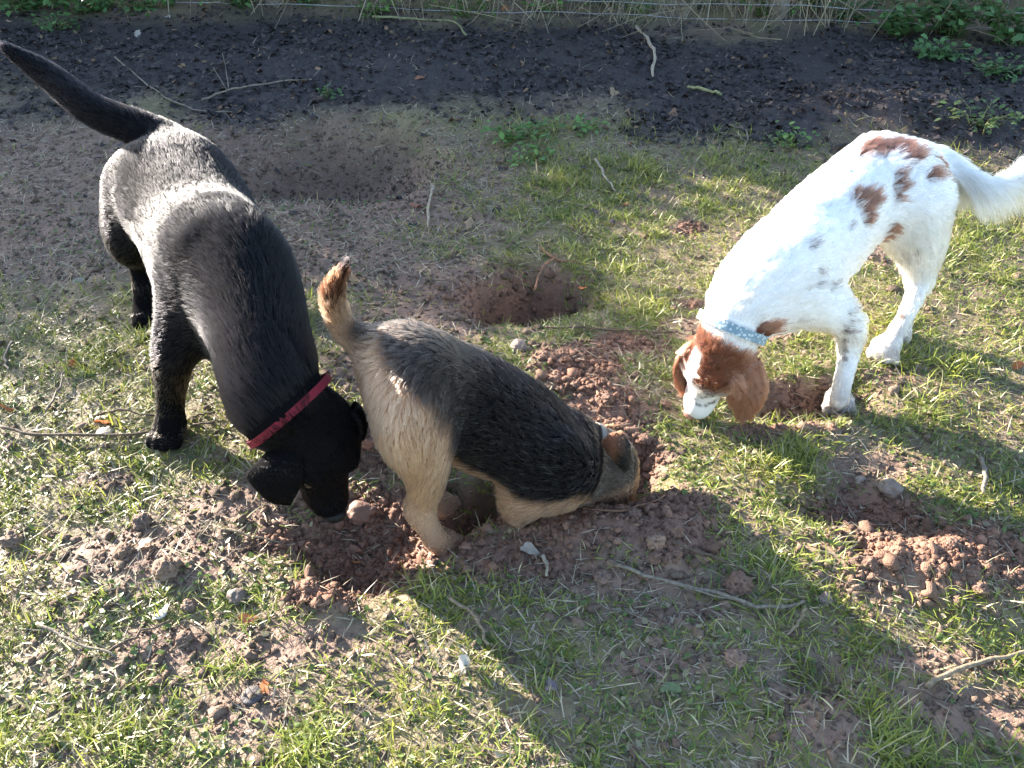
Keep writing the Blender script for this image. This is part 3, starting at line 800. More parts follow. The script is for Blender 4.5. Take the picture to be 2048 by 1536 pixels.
# ------------------------------------------------------------------ the white and tan spaniel
def spaniel():
    base = A(.80, 1.88, 0)
    root = empty('dog', base)
    tag(root, 'white dog with reddish brown patches and a pale blue collar, nose to the grass', 'dog', 'dogs digging and sniffing in the paddock')
    s = Solid(0.0070)
    d, l = unit(A(-.74, -.67, 0)), unit(A(.67, -.74, 0))
    N0, N1 = Z(1448, 690, .232), Z(1476, 628, .295)
    s.tube([N0, N1, (.562, 1.715, .352), (.640, 1.788, .345), (.695, 1.862, .340), (.775, 1.955, .365), (.885, 2.06, .405), (.975, 2.115, .420), (1.04, 2.125, .415)],
           [.062, .076, .098, .122, .134, .126, .110, .097, .065], [.062, .074, .082, .094, .110, .112, .104, .094, .06], k=.03, n=42)
    for sg in (1, -1):
        s.ball(A(.625, 1.785, .350) + l * (.055 if sg == 1 else -.025), (.085, .042, .10), (d, (0, 0, 1)), .05)
        s.ball(A(.955, 2.10, .385) + l * sg * .060, (.095, .050, .115), (d, (0, 0, 1)), .05)
    s.ball(A(.555, 1.71, .285), (.05, .06, .075), (d, (0, 0, 1)), .05)
    # neck and head
    O, S, Mz, T = Z(1462, 672, .25), Z(1436, 712, .195), Z(1402, 785, .075), Z(1393, 812, .040)
    hf = unit(T - O)
    camd = unit(A(0, 0, CAM_H) - S)
    uh = camd + A(-.55, .2, .1); uh = unit(uh - hf * (uh @ hf)); rh = np.cross(hf, uh)
    s.ball(S, (.072, .058, .054), (hf, uh), .03)
    s.ball(S + hf * .03 + uh * .012, (.05, .046, .042), (hf, uh), .03)
    for sg in (1, -1):
        s.ball(S + hf * .015 + rh * sg * .036 - uh * .018, (.05, .027, .036), (hf, uh), .03)
        s.ball(S + hf * .055 + rh * sg * .027 + uh * .024, (.022, .014, .013), (hf, uh), .02)
        s.ball(Mz + hf * .008 + rh * sg * .018 - uh * .012, (.048, .020, .027), (hf, uh), .02)
    s.tube([T, Mz, S + hf * .05], [.027, .030, .042], [.028, .032, .044], up=uh, k=.03, n=8)
    # tail with its plume
    tl = [A(1.01, 2.115, .44), A(1.075, 2.13, .455), Z(1925, 352, .44), Z(1985, 370, .425), Z(2060, 338, .45), Z(2110, 310, .48)]
    s.tube(tl, [.045, .030, .022, .018, .015, .008], k=.035, n=20)
    # legs
    s.tube([(.665, 1.74, .31), Z(1692, 640, .215), Z(1698, 700, .13), Z(1688, 755, .075), Z(1678, 800, .03)], [.066, .040, .027, .023, .024], k=.04, n=16)
    paw(s, G(1674, 812) + A(0, 0, .002), (-.25, -1), 1.05)
    s.tube([(.625, 1.83, .30), (.605, 1.845, .215), (.58, 1.835, .12), (.565, 1.825, .03)], [.045, .036, .027, .024], k=.04, n=14)
    paw(s, A(.555, 1.81, 0), d, .9)
    s.tube([Z(1835, 400, .40), Z(1838, 480, .29), Z(1838, 545, .20), Z(1832, 585, .155), Z(1800, 655, .07), Z(1775, 695, .03)], [.084, .064, .036, .024, .021, .022], k=.045, n=20)
    paw(s, G(1766, 708) + A(0, 0, .003), (-.45, -1), 1.05)
    s.tube([Z(1842, 380, .37), Z(1846, 470, .27), Z(1850, 525, .19), Z(1842, 565, .15), Z(1815, 625, .06), Z(1800, 660, .03)], [.08, .058, .034, .026, .024, .023], k=.045, n=18)
    paw(s, G(1795, 672), (-.45, -1), .85)
    V, F = s.build()
    print('spaniel head length', np.linalg.norm(O - T), 'verts', len(V))
    white, brown, tick = A(.84, .81, .79), A(.135, .055, .034), A(.09, .06, .06)
    # coat patches: (where on the coat, radius)
    spots = [((1748, 296), .040), ((1765, 290), .032), ((1800, 288), .034), ((1825, 306), .034), ((1722, 305), .02),
             ((1718, 398), .025), ((1738, 400), .028), ((1735, 425), .026), ((1752, 398), .020), ((1733, 442), .014),
             ((1798, 352), .015), ((1798, 372), .018), ((1796, 394), .014), ((1782, 462), .022), ((1770, 485), .022), ((1872, 345), .018), ((1882, 318), .026), ((1895, 328), .022), ((1900, 345), .018), ((1868, 350), .020),
             ((1538, 668), .026), ((1525, 655), .02), ((1545, 655), .016)]
    spots = [(pick(V, *p), r) for p, r in spots]
    ticks = [((1690, 650), .006), ((1705, 640), .008), ((1712, 620), .006), ((1700, 665), .007), ((1722, 600), .008), ((1695, 660), .010), ((1690, 700), .005), ((1812, 510), .007), ((1835, 505), .008), ((1808, 610), .008), ((1802, 630), .008),
             ((1600, 640), .006), ((1665, 570), .009), ((1640, 545), .008), ((1625, 490), .010), ((1700, 455), .008), ((1690, 680), .006), ((1700, 625), .006), ((1712, 600), .006), ((1640, 570), .006), ((1620, 575), .006), ((1690, 720), .006),
             ((1417, 790), .004), ((1424, 800), .005), ((1412, 798), .004), ((1408, 785), .004), ((1420, 808), .004), ((1430, 806), .004), ((1404, 800), .003), ((1414, 811), .004), ((1428, 790), .004), ((1436, 798), .004), ((1388, 796), .003), ((1396, 786), .003), ((1400, 812), .003), ((1410, 776), .004), ((1392, 806), .003), ((1422, 778), .004)]
    ticks = [(pick(V, *p), r) for p, r in ticks]
    eyeL = S + hf * .05 - rh * .034
    def base_col(P):
        n_ = (fbm(P * 26, 3) - .5)
        m = np.zeros(len(P))
        for c_, r in spots: m = np.maximum(m, sstep(1.15, .85, np.linalg.norm(P - c_, axis=1) / r + n_ * .55))
        # brown cap and cheeks either side of a white blaze
        q = P - S
        f_, r_, u_ = q @ hf, q @ rh, q @ uh
        hm = sstep(.105, .085, np.sqrt(f_ ** 2 * .8 + r_ ** 2 + u_ ** 2)) * sstep(.085, .06, f_) * sstep(-.075, -.045, f_ + u_ * .4)
        blaze = sstep(.020, .010, np.abs(r_ - .012 + n_ * .015)) * (u_ > 0) * sstep(-.03, .0, f_)
        m = np.maximum(m, hm * (1 - blaze))
        t = np.zeros(len(P))
        for c_, r in ticks: t = np.maximum(t, sstep(1.3, .7, np.linalg.norm(P - c_, axis=1) / (r * (1.3 if r > .0051 else 1.5)) + n_ * .4))
        c_ = white + (tick - white) * (t * .9)[:, None]
        c_ = c_ + (brown - c_) * m[:, None]
        mud = sstep(.13, .01, P[:, 2]) * (.45 + .9 * np.clip(fbm(P * 40, 3) - .3, 0, 1)) * (np.linalg.norm(P - S, axis=1) > .22)
        return c_ + (A(.22, .14, .09) - c_) * np.clip(mud, 0, 1)[:, None]
    body = mesh_obj('body', V, F, M_skin, root, True, base, base_col(V) * .85)
    mat = hair_mat('silky_coat_material', rough=.35, radial=.5, coat=.1)
    def col(P, r): return base_col(P) * (.85 + .3 * r.random(len(P)))[:, None]
    td0, td1 = tl[1], tl[4]
    ccen = N0 * .42 + N1 * .58; cax = unit(N0 - N1)
    def length(P):
        L = np.full(len(P), .032)
        L = np.where(near(P, [T, Mz]) < .065, .004, L)
        L = np.where(np.linalg.norm(P - S, axis=1) < .075, .012, L)
        nk, _ = seg_dist(P, N1, A(.56, 1.73, .40))
        L = np.maximum(L, .034 * sstep(.14, .09, nk) * (np.linalg.norm(P - S, axis=1) > .09))
        t_, h_ = seg_dist(P, td0, td1)
        t_ = np.minimum(t_, near(P, [tl[2], tl[3], tl[5]]))
        L[(np.abs((P - ccen) @ cax) < .015) & (np.linalg.norm(P - ccen, axis=1) < .12)] = 0
        hz_ = (P - ccen) @ cax
        L = np.where((hz_ > .012) & (hz_ < .05) & (np.linalg.norm(P - ccen, axis=1) < .13), np.minimum(L, .016), L)
        L = np.where(t_ < .05, .05 + .05 * h_, L)
        back = near(P, [pick(V, 1850, 470), pick(V, 1875, 430)])
        L = np.maximum(L, .045 * sstep(.07, .03, back))
        return L * (1 - .6 * sstep(.20, .08, P[:, 2]) * (np.linalg.norm(P - S, axis=1) > .2))
    def extra(P):
        t_, h_ = seg_dist(P, td0, td1)
        return A(0, 0, -1.0) * sstep(.06, .04, t_)[:, None]
    fur('fur', V, F, 110000, s.flow, length, col, mat, body, base, lift=.20, rad=.00055, clump=.6, curl=.22, droop=.22, extra=extra, npts=6, jitter=.16, seed=31, per=30, lock=.8)
    # extra feathering under the tail
    tv = np.array([np.linalg.norm(V - q, axis=1) for q in crom(tl[1:], 14)]).min(0) < .04
    keep = tv[F].all(1)
    fur('fur', V, F[keep], 5200, s.flow, lambda P: np.full(len(P), .085) + .03 * seg_dist(P, td0, td1)[1], lambda P, r: np.tile(A(.86, .80, .72), (len(P), 1)), mat, body, base,
        lift=.25, rad=.0006, clump=.5, curl=.15, droop=.9, extra=lambda P: np.tile(A(.3, 0, -.8), (len(P), 1)), npts=6, jitter=.12, seed=35)
    for sg in (-1, 1):
        e = Solid(.004)
        b0 = S - hf * .005 + rh * sg * .050 + uh * .012
        if sg == 1 and False: pass
        if (b0 + 0)[0] > S[0]:                     # the ear on the camera's right
            pts = [b0, Z(1478, 735, .185), Z(1495, 785, .115), Z(1490, 832, .045)]; up = unit(camd + A(.25, 0, 0)); w = [.034, .052, .048, .016]
        else:
            pts = [b0, b0 + rh * sg * .016 + hf * .02 - A(0, 0, .015), b0 + rh * sg * .02 + hf * .04 - A(0, 0, .06), b0 + rh * sg * .012 + hf * .05 - A(0, 0, .10)]; up = unit(rh * sg); w = [.03, .042, .04, .014]
        e.tube(pts, [.010, .008, .007, .004], w, up=up, k=.01, n=14)
        eV, eF = e.build()
        def ecol(P, r=None):
            n_ = fbm(P * 25, 2) - .5
            c_ = np.tile(A(.15, .060, .036), (len(P), 1)) * (1 + n_ * .6)[:, None]
            return c_ if r is None else c_ * (.8 + .4 * r.random(len(P)))[:, None]
        eo = mesh_obj('ear', eV, eF, M_skin, root, True, base, ecol(eV))
        fur('fur', eV, eF, 11000, e.flow, lambda P: np.full(len(P), .026), ecol, mat, eo, base, lift=.10, rad=.0005, clump=.5, curl=.3, droop=.3, jitter=.14, seed=37 + sg, per=40, lock=.7)
        blob_mesh('eye', S + hf * .060 + rh * sg * .033 + uh * .020, .0085, M_eye, root, base)
    blob_mesh('nose', T + hf * .022 + uh * .012, (.013, .018, .014), M_nose_liver, root, base, (hf, uh))
    m, n, lk, b = nodes_mat('blue_patterned_webbing_material')
    g = n.new('ShaderNodeNewGeometry'); vo = n.new('ShaderNodeTexVoronoi'); vo.inputs['Scale'].default_value = 130
    lk.new(g.outputs['Position'], vo.inputs['Vector'])
    cr = n.new('ShaderNodeValToRGB'); cr.color_ramp.elements[0].color = (.50, .56, .58, 1); cr.color_ramp.elements[1].color = (.16, .24, .29, 1)
    cr.color_ramp.elements[0].position = .25; cr.color_ramp.elements[1].position = .5
    lk.new(vo.outputs['Distance'], cr.inputs[0]); lk.new(cr.outputs[0], b.inputs['Base Color']); b.inputs['Roughness'].default_value = .6
    band('collar', ccen, cax, (0, 0, 1), .079, .078, .022, .004, m, root, base)
spaniel()

# ------------------------------------------------------------------ grass, weeds, crumbs and litter (uncountable)
def HW(y): return 1.05 + 0.52 * y               # half width of the strip that is planted
def in_view(x, y, m=0.25):
    return (y > 0.62) & (np.abs(x) < 0.42 + m + y * 0.62 - 0.14)
DOGS_FEET = [G(345, 870), G(880, 1095), G(1672, 815), G(1764, 712)]
def blades(name, n, dens, Lfun, wid, tilt, mat, colf, seed, ylim=(0.62, 4.0), segs=3, bend=0.9):
    r = np.random.default_rng(seed)
    X, Yy = np.zeros(0), np.zeros(0)
    while len(X) < n:
        y = ylim[0] + (ylim[1] - ylim[0]) * r.random(n * 2) ** 1.25; x = (r.random(n * 2) - .5) * 2 * HW(y)
        w = dens(x, y) * HW(y) / HW(ylim[1]) / np.maximum(.25, (y - ylim[0] + .05) / (ylim[1] - ylim[0])) ** -.2
        k = r.random(n * 2) < w
        X, Yy = np.concatenate([X, x[k]]), np.concatenate([Yy, y[k]])
    X, Yy = X[:n], Yy[:n]
    zz = height(X, Yy)
    P = np.stack([X, Yy, zz - .002], 1)
    L = Lfun(X, Yy, r)
    az = r.random(n) * 6.283
    t0 = np.clip(r.normal(tilt[0], tilt[1], n), 0, 1.45)
    D = np.stack([np.cos(az), np.sin(az), np.zeros(n)], 1); S = np.stack([-np.sin(az), np.cos(az), np.zeros(n)], 1)
    tw = r.normal(0, .5, n)
    S = S + np.array([0, 0, 1.0]) * tw[:, None]; S = unit(S)
    w0 = wid * (.6 + .8 * r.random(n))
    bn = bend * (.3 + r.random(n))
    nv = 2 * segs + 1
    V = np.zeros((n, nv, 3), np.float32)
    cur = P.copy(); 
    prof = [1.0, .9, .65, .45][:segs]
    lat = r.normal(0, .25, n)
    for k in range(segs + 1):
        if k < segs:
            V[:, 2 * k] = cur - S * (w0 * prof[k] * .5)[:, None]; V[:, 2 * k + 1] = cur + S * (w0 * prof[k] * .5)[:, None]
        else: V[:, 2 * k] = cur
        th = t0 + bn * k / segs
        cur = cur + (D * np.sin(th)[:, None] + A(0, 0, 1) * np.cos(th)[:, None] + np.stack([-np.sin(az), np.cos(az), np.zeros(n)], 1) * (lat * k / segs)[:, None]) * (L / segs)[:, None]
    fl = height(V[..., 0].ravel(), V[..., 1].ravel(), False).reshape(V.shape[:2])
    V[..., 2] = np.maximum(V[..., 2], fl + .001)
    off = (np.arange(n) * nv)[:, None]
    T = []
    for k in range(segs - 1):
        T += [[2 * k, 2 * k + 1, 2 * k + 3], [2 * k, 2 * k + 3, 2 * k + 2]]
    T += [[2 * segs - 2, 2 * segs - 1, 2 * segs]]
    F = np.vstack([off + np.array(t)[None] for t in T])
    C = colf(X, Yy, r)
    C = np.repeat(C, nv, 0)
    o = mesh_obj(name, V.reshape(-1, 3), F, mat, None, True, None, C)
    return o
def no_dug(x, y):
    lit, red, bare = zones(x, y)
    return (1 - lit) * np.clip(1 - red * 1.25, 0, 1), bare, lit
def grass_dens(x, y):
    a_, bare, lit = no_dug(x, y)
    clump = sstep(.43, .62, fbm2(x, y, 8, 3, seed=21)) * .75 * sstep(.35, .6, fbm2(x, y, 26, 2, seed=22)) + .25 * sstep(.4, .6, fbm2(x, y, 22, 2, seed=23))
    far = 1 - .75 * sstep(2.9, 3.4, y + .12 * x)
    left = 1 - .8 * sstep(2.0, 2.35, y) * sstep(.1, -.5, x)
    return np.clip(a_ * np.clip(1 - bare * 1.05, .05, 1) * (.09 + clump) * far * left * (1 - gauss(x, y, Z(655, 312), .42, .32, 0, 2)), 0, 1)
M_grass = tint_mat('grass_blade_material', rough=.42, spec=.5, transl=.40, vary=.15)
def gcol(x, y, r):
    n = len(x)
    g1, g2, g3 = A(.31, .315, .055), A(.15, .205, .038), A(.50, .44, .25)
    k = np.clip(fbm2(x, y, 5, 3, seed=25) * 1.4 - .2 + r.normal(0, .2, n), 0, 1)
    c_ = g1 + (g2 - g1) * k[:, None]
    st = r.random(n) < .15
    c_[st] = g3 * (.6 + .6 * r.random(st.sum()))[:, None]
    return c_ * (.75 + .5 * r.random(n))[:, None]
def glen(x, y, r):
    t = sstep(.5, .75, fbm2(x, y, 6, 2, seed=27))
    return (.014 + .030 * t + .030 * r.random(len(x)) ** 2) * (1 + .35 * sstep(2.4, 3.0, y))
tag(blades('grass', 142000, grass_dens, glen, .0027, (.95, .4), M_grass, gcol, 41, ylim=(.12, 3.6)), 'short patchy winter grass trampled into the soil', None, None, 'stuff')
M_straw = tint_mat('dead_grass_material', rough=.5, spec=.4, transl=.2, vary=.2)
def straw_dens(x, y):
    a_, bare, lit = no_dug(x, y)
    return np.clip((.25 + .75 * sstep(.4, .6, fbm2(x, y, 5, 3, seed=31))) * (1 - .75 * lit) * (.35 + .65 * a_) * (1 - gauss(x, y, Z(655, 312), .42, .32, 0, 2)) * (1 - gauss(x, y, Z(1060, 588), .2, .15, 0, 2)), 0, 1)
tag(blades('dead_grass', 54000, straw_dens, lambda x, y, r: .015 + .045 * r.random(len(x)) ** 1.6, .0022, (1.25, .2), M_straw,
           lambda x, y, r: (A(.46, .38, .27) * .9)[None] * (.35 + .85 * r.random(len(x)))[:, None], 43, ylim=(.12, 4.6), segs=2, bend=.4), 'bits of pale dead grass lying on the soil', None, None, 'stuff')

_phi = (1 + 5 ** .5) / 2
ICO_V = unit(np.array([(-1, _phi, 0), (1, _phi, 0), (-1, -_phi, 0), (1, -_phi, 0), (0, -1, _phi), (0, 1, _phi), (0, -1, -_phi), (0, 1, -_phi), (_phi, 0, -1), (_phi, 0, 1), (-_phi, 0, -1), (-_phi, 0, 1)]))
ICO_F = np.array([(0, 11, 5), (0, 5, 1), (0, 1, 7), (0, 7, 10), (0, 10, 11), (1, 5, 9), (5, 11, 4), (11, 10, 2), (10, 7, 6), (7, 1, 8), (3, 9, 4), (3, 4, 2), (3, 2, 6), (3, 6, 8), (3, 8, 9), (4, 9, 5), (2, 4, 11), (6, 2, 10), (8, 6, 7), (9, 8, 1)])
def subdiv(V, F, n):
    for _ in range(n):
        mid, nf, V = {}, [], list(V)
        def m(a_, b_):
            k = (min(a_, b_), max(a_, b_))
            if k not in mid: V.append(unit(V[a_] + V[b_])); mid[k] = len(V) - 1
            return mid[k]
        for a_, b_, c_ in F:
            x, y, z = m(a_, b_), m(b_, c_), m(c_, a_); nf += [(a_, x, z), (b_, y, x), (c_, z, y), (x, y, z)]
        V, F = np.array(V), np.array(nf)
    return np.array(V), np.array(F)
OCT_V = np.array([(1, 0, 0), (-1, 0, 0), (0, 1, 0), (0, -1, 0), (0, 0, 1), (0, 0, -1)], float)
OCT_F = np.array([(0, 2, 4), (2, 1, 4), (1, 3, 4), (3, 0, 4), (2, 0, 5), (1, 2, 5), (3, 1, 5), (0, 3, 5)])
M_crumb = tint_mat('crumbly_soil_material', rough=.85, spec=.25, vary=.35, scale=150, bump=1.0, bscale=350)
def crumbs(name, n, dens, size, colf, seed, ylim, label):
    r = np.random.default_rng(seed)
    X, Yy = np.zeros(0), np.zeros(0)
    while len(X) < n:
        y = ylim[0] + (ylim[1] - ylim[0]) * r.random(n * 3) ** 1.2; x = (r.random(n * 3) - .5) * 2 * HW(y)
        k = r.random(n * 3) < dens(x, y)
        X, Yy = np.concatenate([X, x[k]]), np.concatenate([Yy, y[k]])
    X, Yy = X[:n], Yy[:n]
    sz = size(r, n)
    B = OCT_V[None] * (1.15 + r.normal(0, .3, (n, 6, 1))) * (.55 + .8 * r.random((n, 1, 3))) + r.normal(0, .25, (n, 6, 3))
    an = r.random(n) * 6.28
    cs, sn = np.cos(an)[:, None], np.sin(an)[:, None]
    B = np.stack([B[..., 0] * cs - B[..., 1] * sn, B[..., 0] * sn + B[..., 1] * cs, B[..., 2] * .8], -1)
    V = B * sz[:, None, None] + np.stack([X, Yy, height(X, Yy) + sz * .15], 1)[:, None]
    F = ((np.arange(n) * 6)[:, None, None] + OCT_F[None]).reshape(-1, 3)
    o = mesh_obj(name, V.reshape(-1, 3), F, M_crumb, None, False, None, np.repeat(colf(X, Yy, r), 6, 0))
    return tag(o, label, None, None, 'stuff')
def soilcol(x, y, r):
    lit, red, bare = zones(x, y)
    c_ = A(.16, .11, .08) + (A(.20, .110, .076) - A(.16, .11, .08)) * red[:, None]
    return c_ * (.65 + .7 * r.random(len(x)))[:, None]
def crumb_dens(x, y):
    lit, red, bare = zones(x, y)
    return np.clip(red * (.3 + .7 * sstep(.35, .6, fbm2(x, y, 9, 2, seed=52))) + .14 * bare + .07 + .5 * gauss(x, y, Z(655, 312), .45, .34, 0, 2), 0, 1) * (1 - .7 * lit)
crumbs('soil_crumbs', 64000, crumb_dens, lambda r, n: np.clip(np.exp(r.normal(math.log(.0027), .62, n)), .0012, .012), soilcol, 51, (.2, 3.7), 'loose crumbs of reddish soil thrown out of the holes')

def clod_bits():
    r = np.random.default_rng(57); n = 900
    X, Yy = np.zeros(0), np.zeros(0)
    while len(X) < n:
        y = .65 + 2.0 * r.random(6000) ** 1.2; x = (r.random(6000) - .5) * 2 * HW(y)
        k = r.random(6000) < np.clip(look('red', x, y) + .12 * look('bare', x, y) + .03, 0, 1) * .5
        X, Yy = np.concatenate([X, x[k]]), np.concatenate([Yy, y[k]])
    X, Yy = X[:n], Yy[:n]
    BV, BF = subdiv(ICO_V, ICO_F, 1)
    m = len(BV)
    sz = np.clip(np.exp(r.normal(math.log(.0065), .45, n)), .003, .017)
    B = BV[None] * (.6 + .8 * r.random((n, 1, 3)))
    d = (fbm((BV[None] * 1.7 + r.random((n, 1, 3)) * 40), 2) - .5) * 1.5 + r.normal(0, .07, (n, m))
    V = B * (1 + d)[..., None] * sz[:, None, None] * A(1, 1, .75) + np.stack([X, Yy, height(X, Yy) + sz * .2], 1)[:, None]
    F = ((np.arange(n) * m)[:, None, None] + BF[None]).reshape(-1, 3)
    tag(mesh_obj('soil_clods', V.reshape(-1, 3), F, M_crumb, None, True, None, np.repeat(soilcol(X, Yy, r), m, 0)), 'small broken clods of soil scattered round the holes', None, None, 'stuff')
clod_bits()
M_litter = tint_mat('wet_leaf_litter_material', rough=.65, spec=.22, vary=.3, scale=60)
def leaf_scatter(name, n, dens, size, colf, mat, seed, ylim, lift, label, flat=.3):
    r = np.random.default_rng(seed)
    X, Yy = np.zeros(0), np.zeros(0)
    while len(X) < n:
        y = ylim[0] + (ylim[1] - ylim[0]) * r.random(n * 3); x = (r.random(n * 3) - .5) * 2 * HW(y)
        k = r.random(n * 3) < dens(x, y)
        X, Yy = np.concatenate([X, x[k]]), np.concatenate([Yy, y[k]])
    X, Yy = X[:n], Yy[:n]
    L = size(r, n)
    az = r.random(n) * 6.28
    D = np.stack([np.cos(az), np.sin(az), r.normal(0, flat, n)], 1); D = unit(D)
    S = unit(np.stack([-np.sin(az), np.cos(az), r.normal(0, flat, n)], 1))
    Nn = np.cross(D, S)
    C0 = np.stack([X, Yy, height(X, Yy) + lift * r.random(n) + .002], 1)
    cur = r.normal(0, .18, n)
    t = [(-.5, 0, 0), (-.15, .30, .5), (.2, .26, .4), (.5, 0, 0), (.2, -.26, .4), (-.15, -.30, .5), (0, 0, 0)]
    V = np.stack([C0 + D * (a_ * L)[:, None] + S * (b_ * L)[:, None] + Nn * ((c_ * cur + .12 * r.normal(0, 1, n) * (i != 6)) * L)[:, None] for i, (a_, b_, c_) in enumerate(t)], 1)
    F = np.array([(6, 0, 1), (6, 1, 2), (6, 2, 3), (6, 3, 4), (6, 4, 5), (6, 5, 0)])
    F = ((np.arange(n) * 7)[:, None, None] + F[None]).reshape(-1, 3)
    o = mesh_obj(name, V.reshape(-1, 3), F, mat, None, False, None, np.repeat(colf(X, Yy, r), 7, 0))
    return tag(o, label, None, None, 'stuff')
def lit_dens(x, y):
    lit, red, bare = zones(x, y)
    return np.clip(lit * (.25 + .85 * sstep(.35, .6, fbm2(x, y, 3.5, 3, seed=64))) + .03 * (y > 2.6), 0, 1)
def litcol(x, y, r):
    c_ = A(.040, .032, .032)[None] * (.4 + 1.2 * r.random(len(x)))[:, None]
    k = r.random(len(x)) < .05
    c_[k] = A(.16, .10, .06) * (.6 + .8 * r.random(k.sum()))[:, None]
    return c_
leaf_scatter('leaf_litter', 17000, lit_dens, lambda r, n: .007 + .038 * r.random(n) ** 2.2, litcol, M_litter, 61, (2.6, 5.4), .012, 'dark wet rotted leaves covering the ground below the hedge')
M_weed = tint_mat('weed_leaf_material', rough=.45, spec=.5, transl=.3, vary=.2)
def clover_dens(x, y):
    return grass_dens(x, y) * .6 + .2 * (1 - zones(x, y)[0]) * (1 - zones(x, y)[1]) * sstep(.45, .6, fbm2(x, y, 4, 3, seed=33))
leaf_scatter('low_weeds', 22000, clover_dens, lambda r, n: .006 + .012 * r.random(n), lambda x, y, r: np.where((r.random(len(x)) < .25)[:, None], A(.26, .22, .13)[None], A(.10, .14, .035)[None]) * (.6 + .8 * r.random(len(x)))[:, None], M_weed, 63, (.12, 3.4), .008, 'tiny broad weed leaves and moss between the grass', .35)

# ------------------------------------------------------------------ hedge, fence and plants along the back
M_bark = plain_mat('hedge_bark_material', (.13, .10, .075), rough=.85, spec=.2, vary=.4, scale=80, bump=.8)
M_leaf = tint_mat('hedge_leaf_material', rough=.5, spec=.4, transl=.3, vary=.25)
def leaf_cloud(P, size, r, colf):
    n = len(P)
    D = unit(r.normal(0, 1, (n, 3))); S = unit(np.cross(D, r.normal(0, 1, (n, 3)))); N = np.cross(D, S)
    L = size * (.6 + .8 * r.random(n))
    t = [(-.5, 0, 0), (0, .32, .12), (.5, 0, -.08), (0, -.32, .12)]
    V = np.stack([P + D * (a_ * L)[:, None] + S * (b_ * L)[:, None] + N * (c_ * L)[:, None] for a_, b_, c_ in t], 1).reshape(-1, 3)
    q = np.arange(n)[:, None] * 4
    F = np.vstack([q + np.array([0, 1, 2]), q + np.array([0, 2, 3])])
    return V, F, np.repeat(colf(n, r), 4, 0)
def hedge_shrub(x, y, w, h, n, seed, label):
    r = np.random.default_rng(seed)
    base = A(x, y, hz(x, y))
    root = empty('hedge_shrub', base); tag(root, label, 'shrub', 'shrubs of the hedge behind the fence')
    tips = []
    for i in range(7):
        a_ = r.random() * 6.28; b = base + A(r.normal(0, .12), r.normal(0, .08), -.03)
        p = [b]; q = b
        for k in range(4):
            q = q + A(r.normal(0, .10) + .12 * math.cos(a_) * w, r.normal(0, .06) + .05 * math.sin(a_), h / 4.3); p.append(q)
        V, F = tube_mesh(p, [.018, .014, .010, .007, .003], 6, 10, .006, seed + i)
        mesh_obj('stem', V, F, M_bark, root, True, base)
        tips += p[1:]
    tips = np.array(tips)
    c_ = tips[r.integers(0, len(tips), n)]
    P = c_ + r.normal(0, 1, (n, 3)) * A(w * .22, .16, h * .10)
    P[:, 2] = np.clip(P[:, 2], .12, None)
    top = base[2] + h * (1 + .12 * np.sin(P[:, 0] * 5 + seed) + .1 * (fbm2(P[:, 0], P[:, 1], 6, 2) - .5))
    P = P[P[:, 2] < top]
    V, F, C = leaf_cloud(P, .07, r, lambda m, r: A(.075, .085, .03)[None] * (.6 + .8 * r.random(m))[:, None])
    mesh_obj('foliage', V, F, M_leaf, root, False, base, C)
HEDGE = [(-6.9, 6.0, 1.0, 2.01), (-6.0, 5.95, 1.0, 1.95), (-5.2, 5.9, 0.9, 1.86), (-4.5, 5.9, 0.8, 1.6), (-3.8, 5.95, 0.8, 1.44), (-3.1, 5.9, 0.8, 1.38), (-2.3, 5.9, 0.8, 1.32), (-1.5, 5.85, 0.8, 1.32), (-0.6, 5.85, 0.8, 1.26), (0.3, 5.8, 0.8, 1.26), (1.6, 5.75, 0.8, 1.07), (2.4, 5.75, 0.8, 1.07), (3.2, 5.7, 0.8, 1.07)]
ordw = ['farthest left', 'second from the left', 'third from the left', 'fourth from the left', 'fifth from the left', 'sixth from the left', 'seventh from the left', 'eighth from the left', 'ninth from the left', 'tenth from the left', 'eleventh from the left', 'second from the right', 'farthest right']
for i, (x, y, w, h) in enumerate(HEDGE):
    hedge_shrub(x, y, w, h, 5200, 100 + i * 10, 'leafy hedge shrub behind the wire fence, ' + ordw[i])

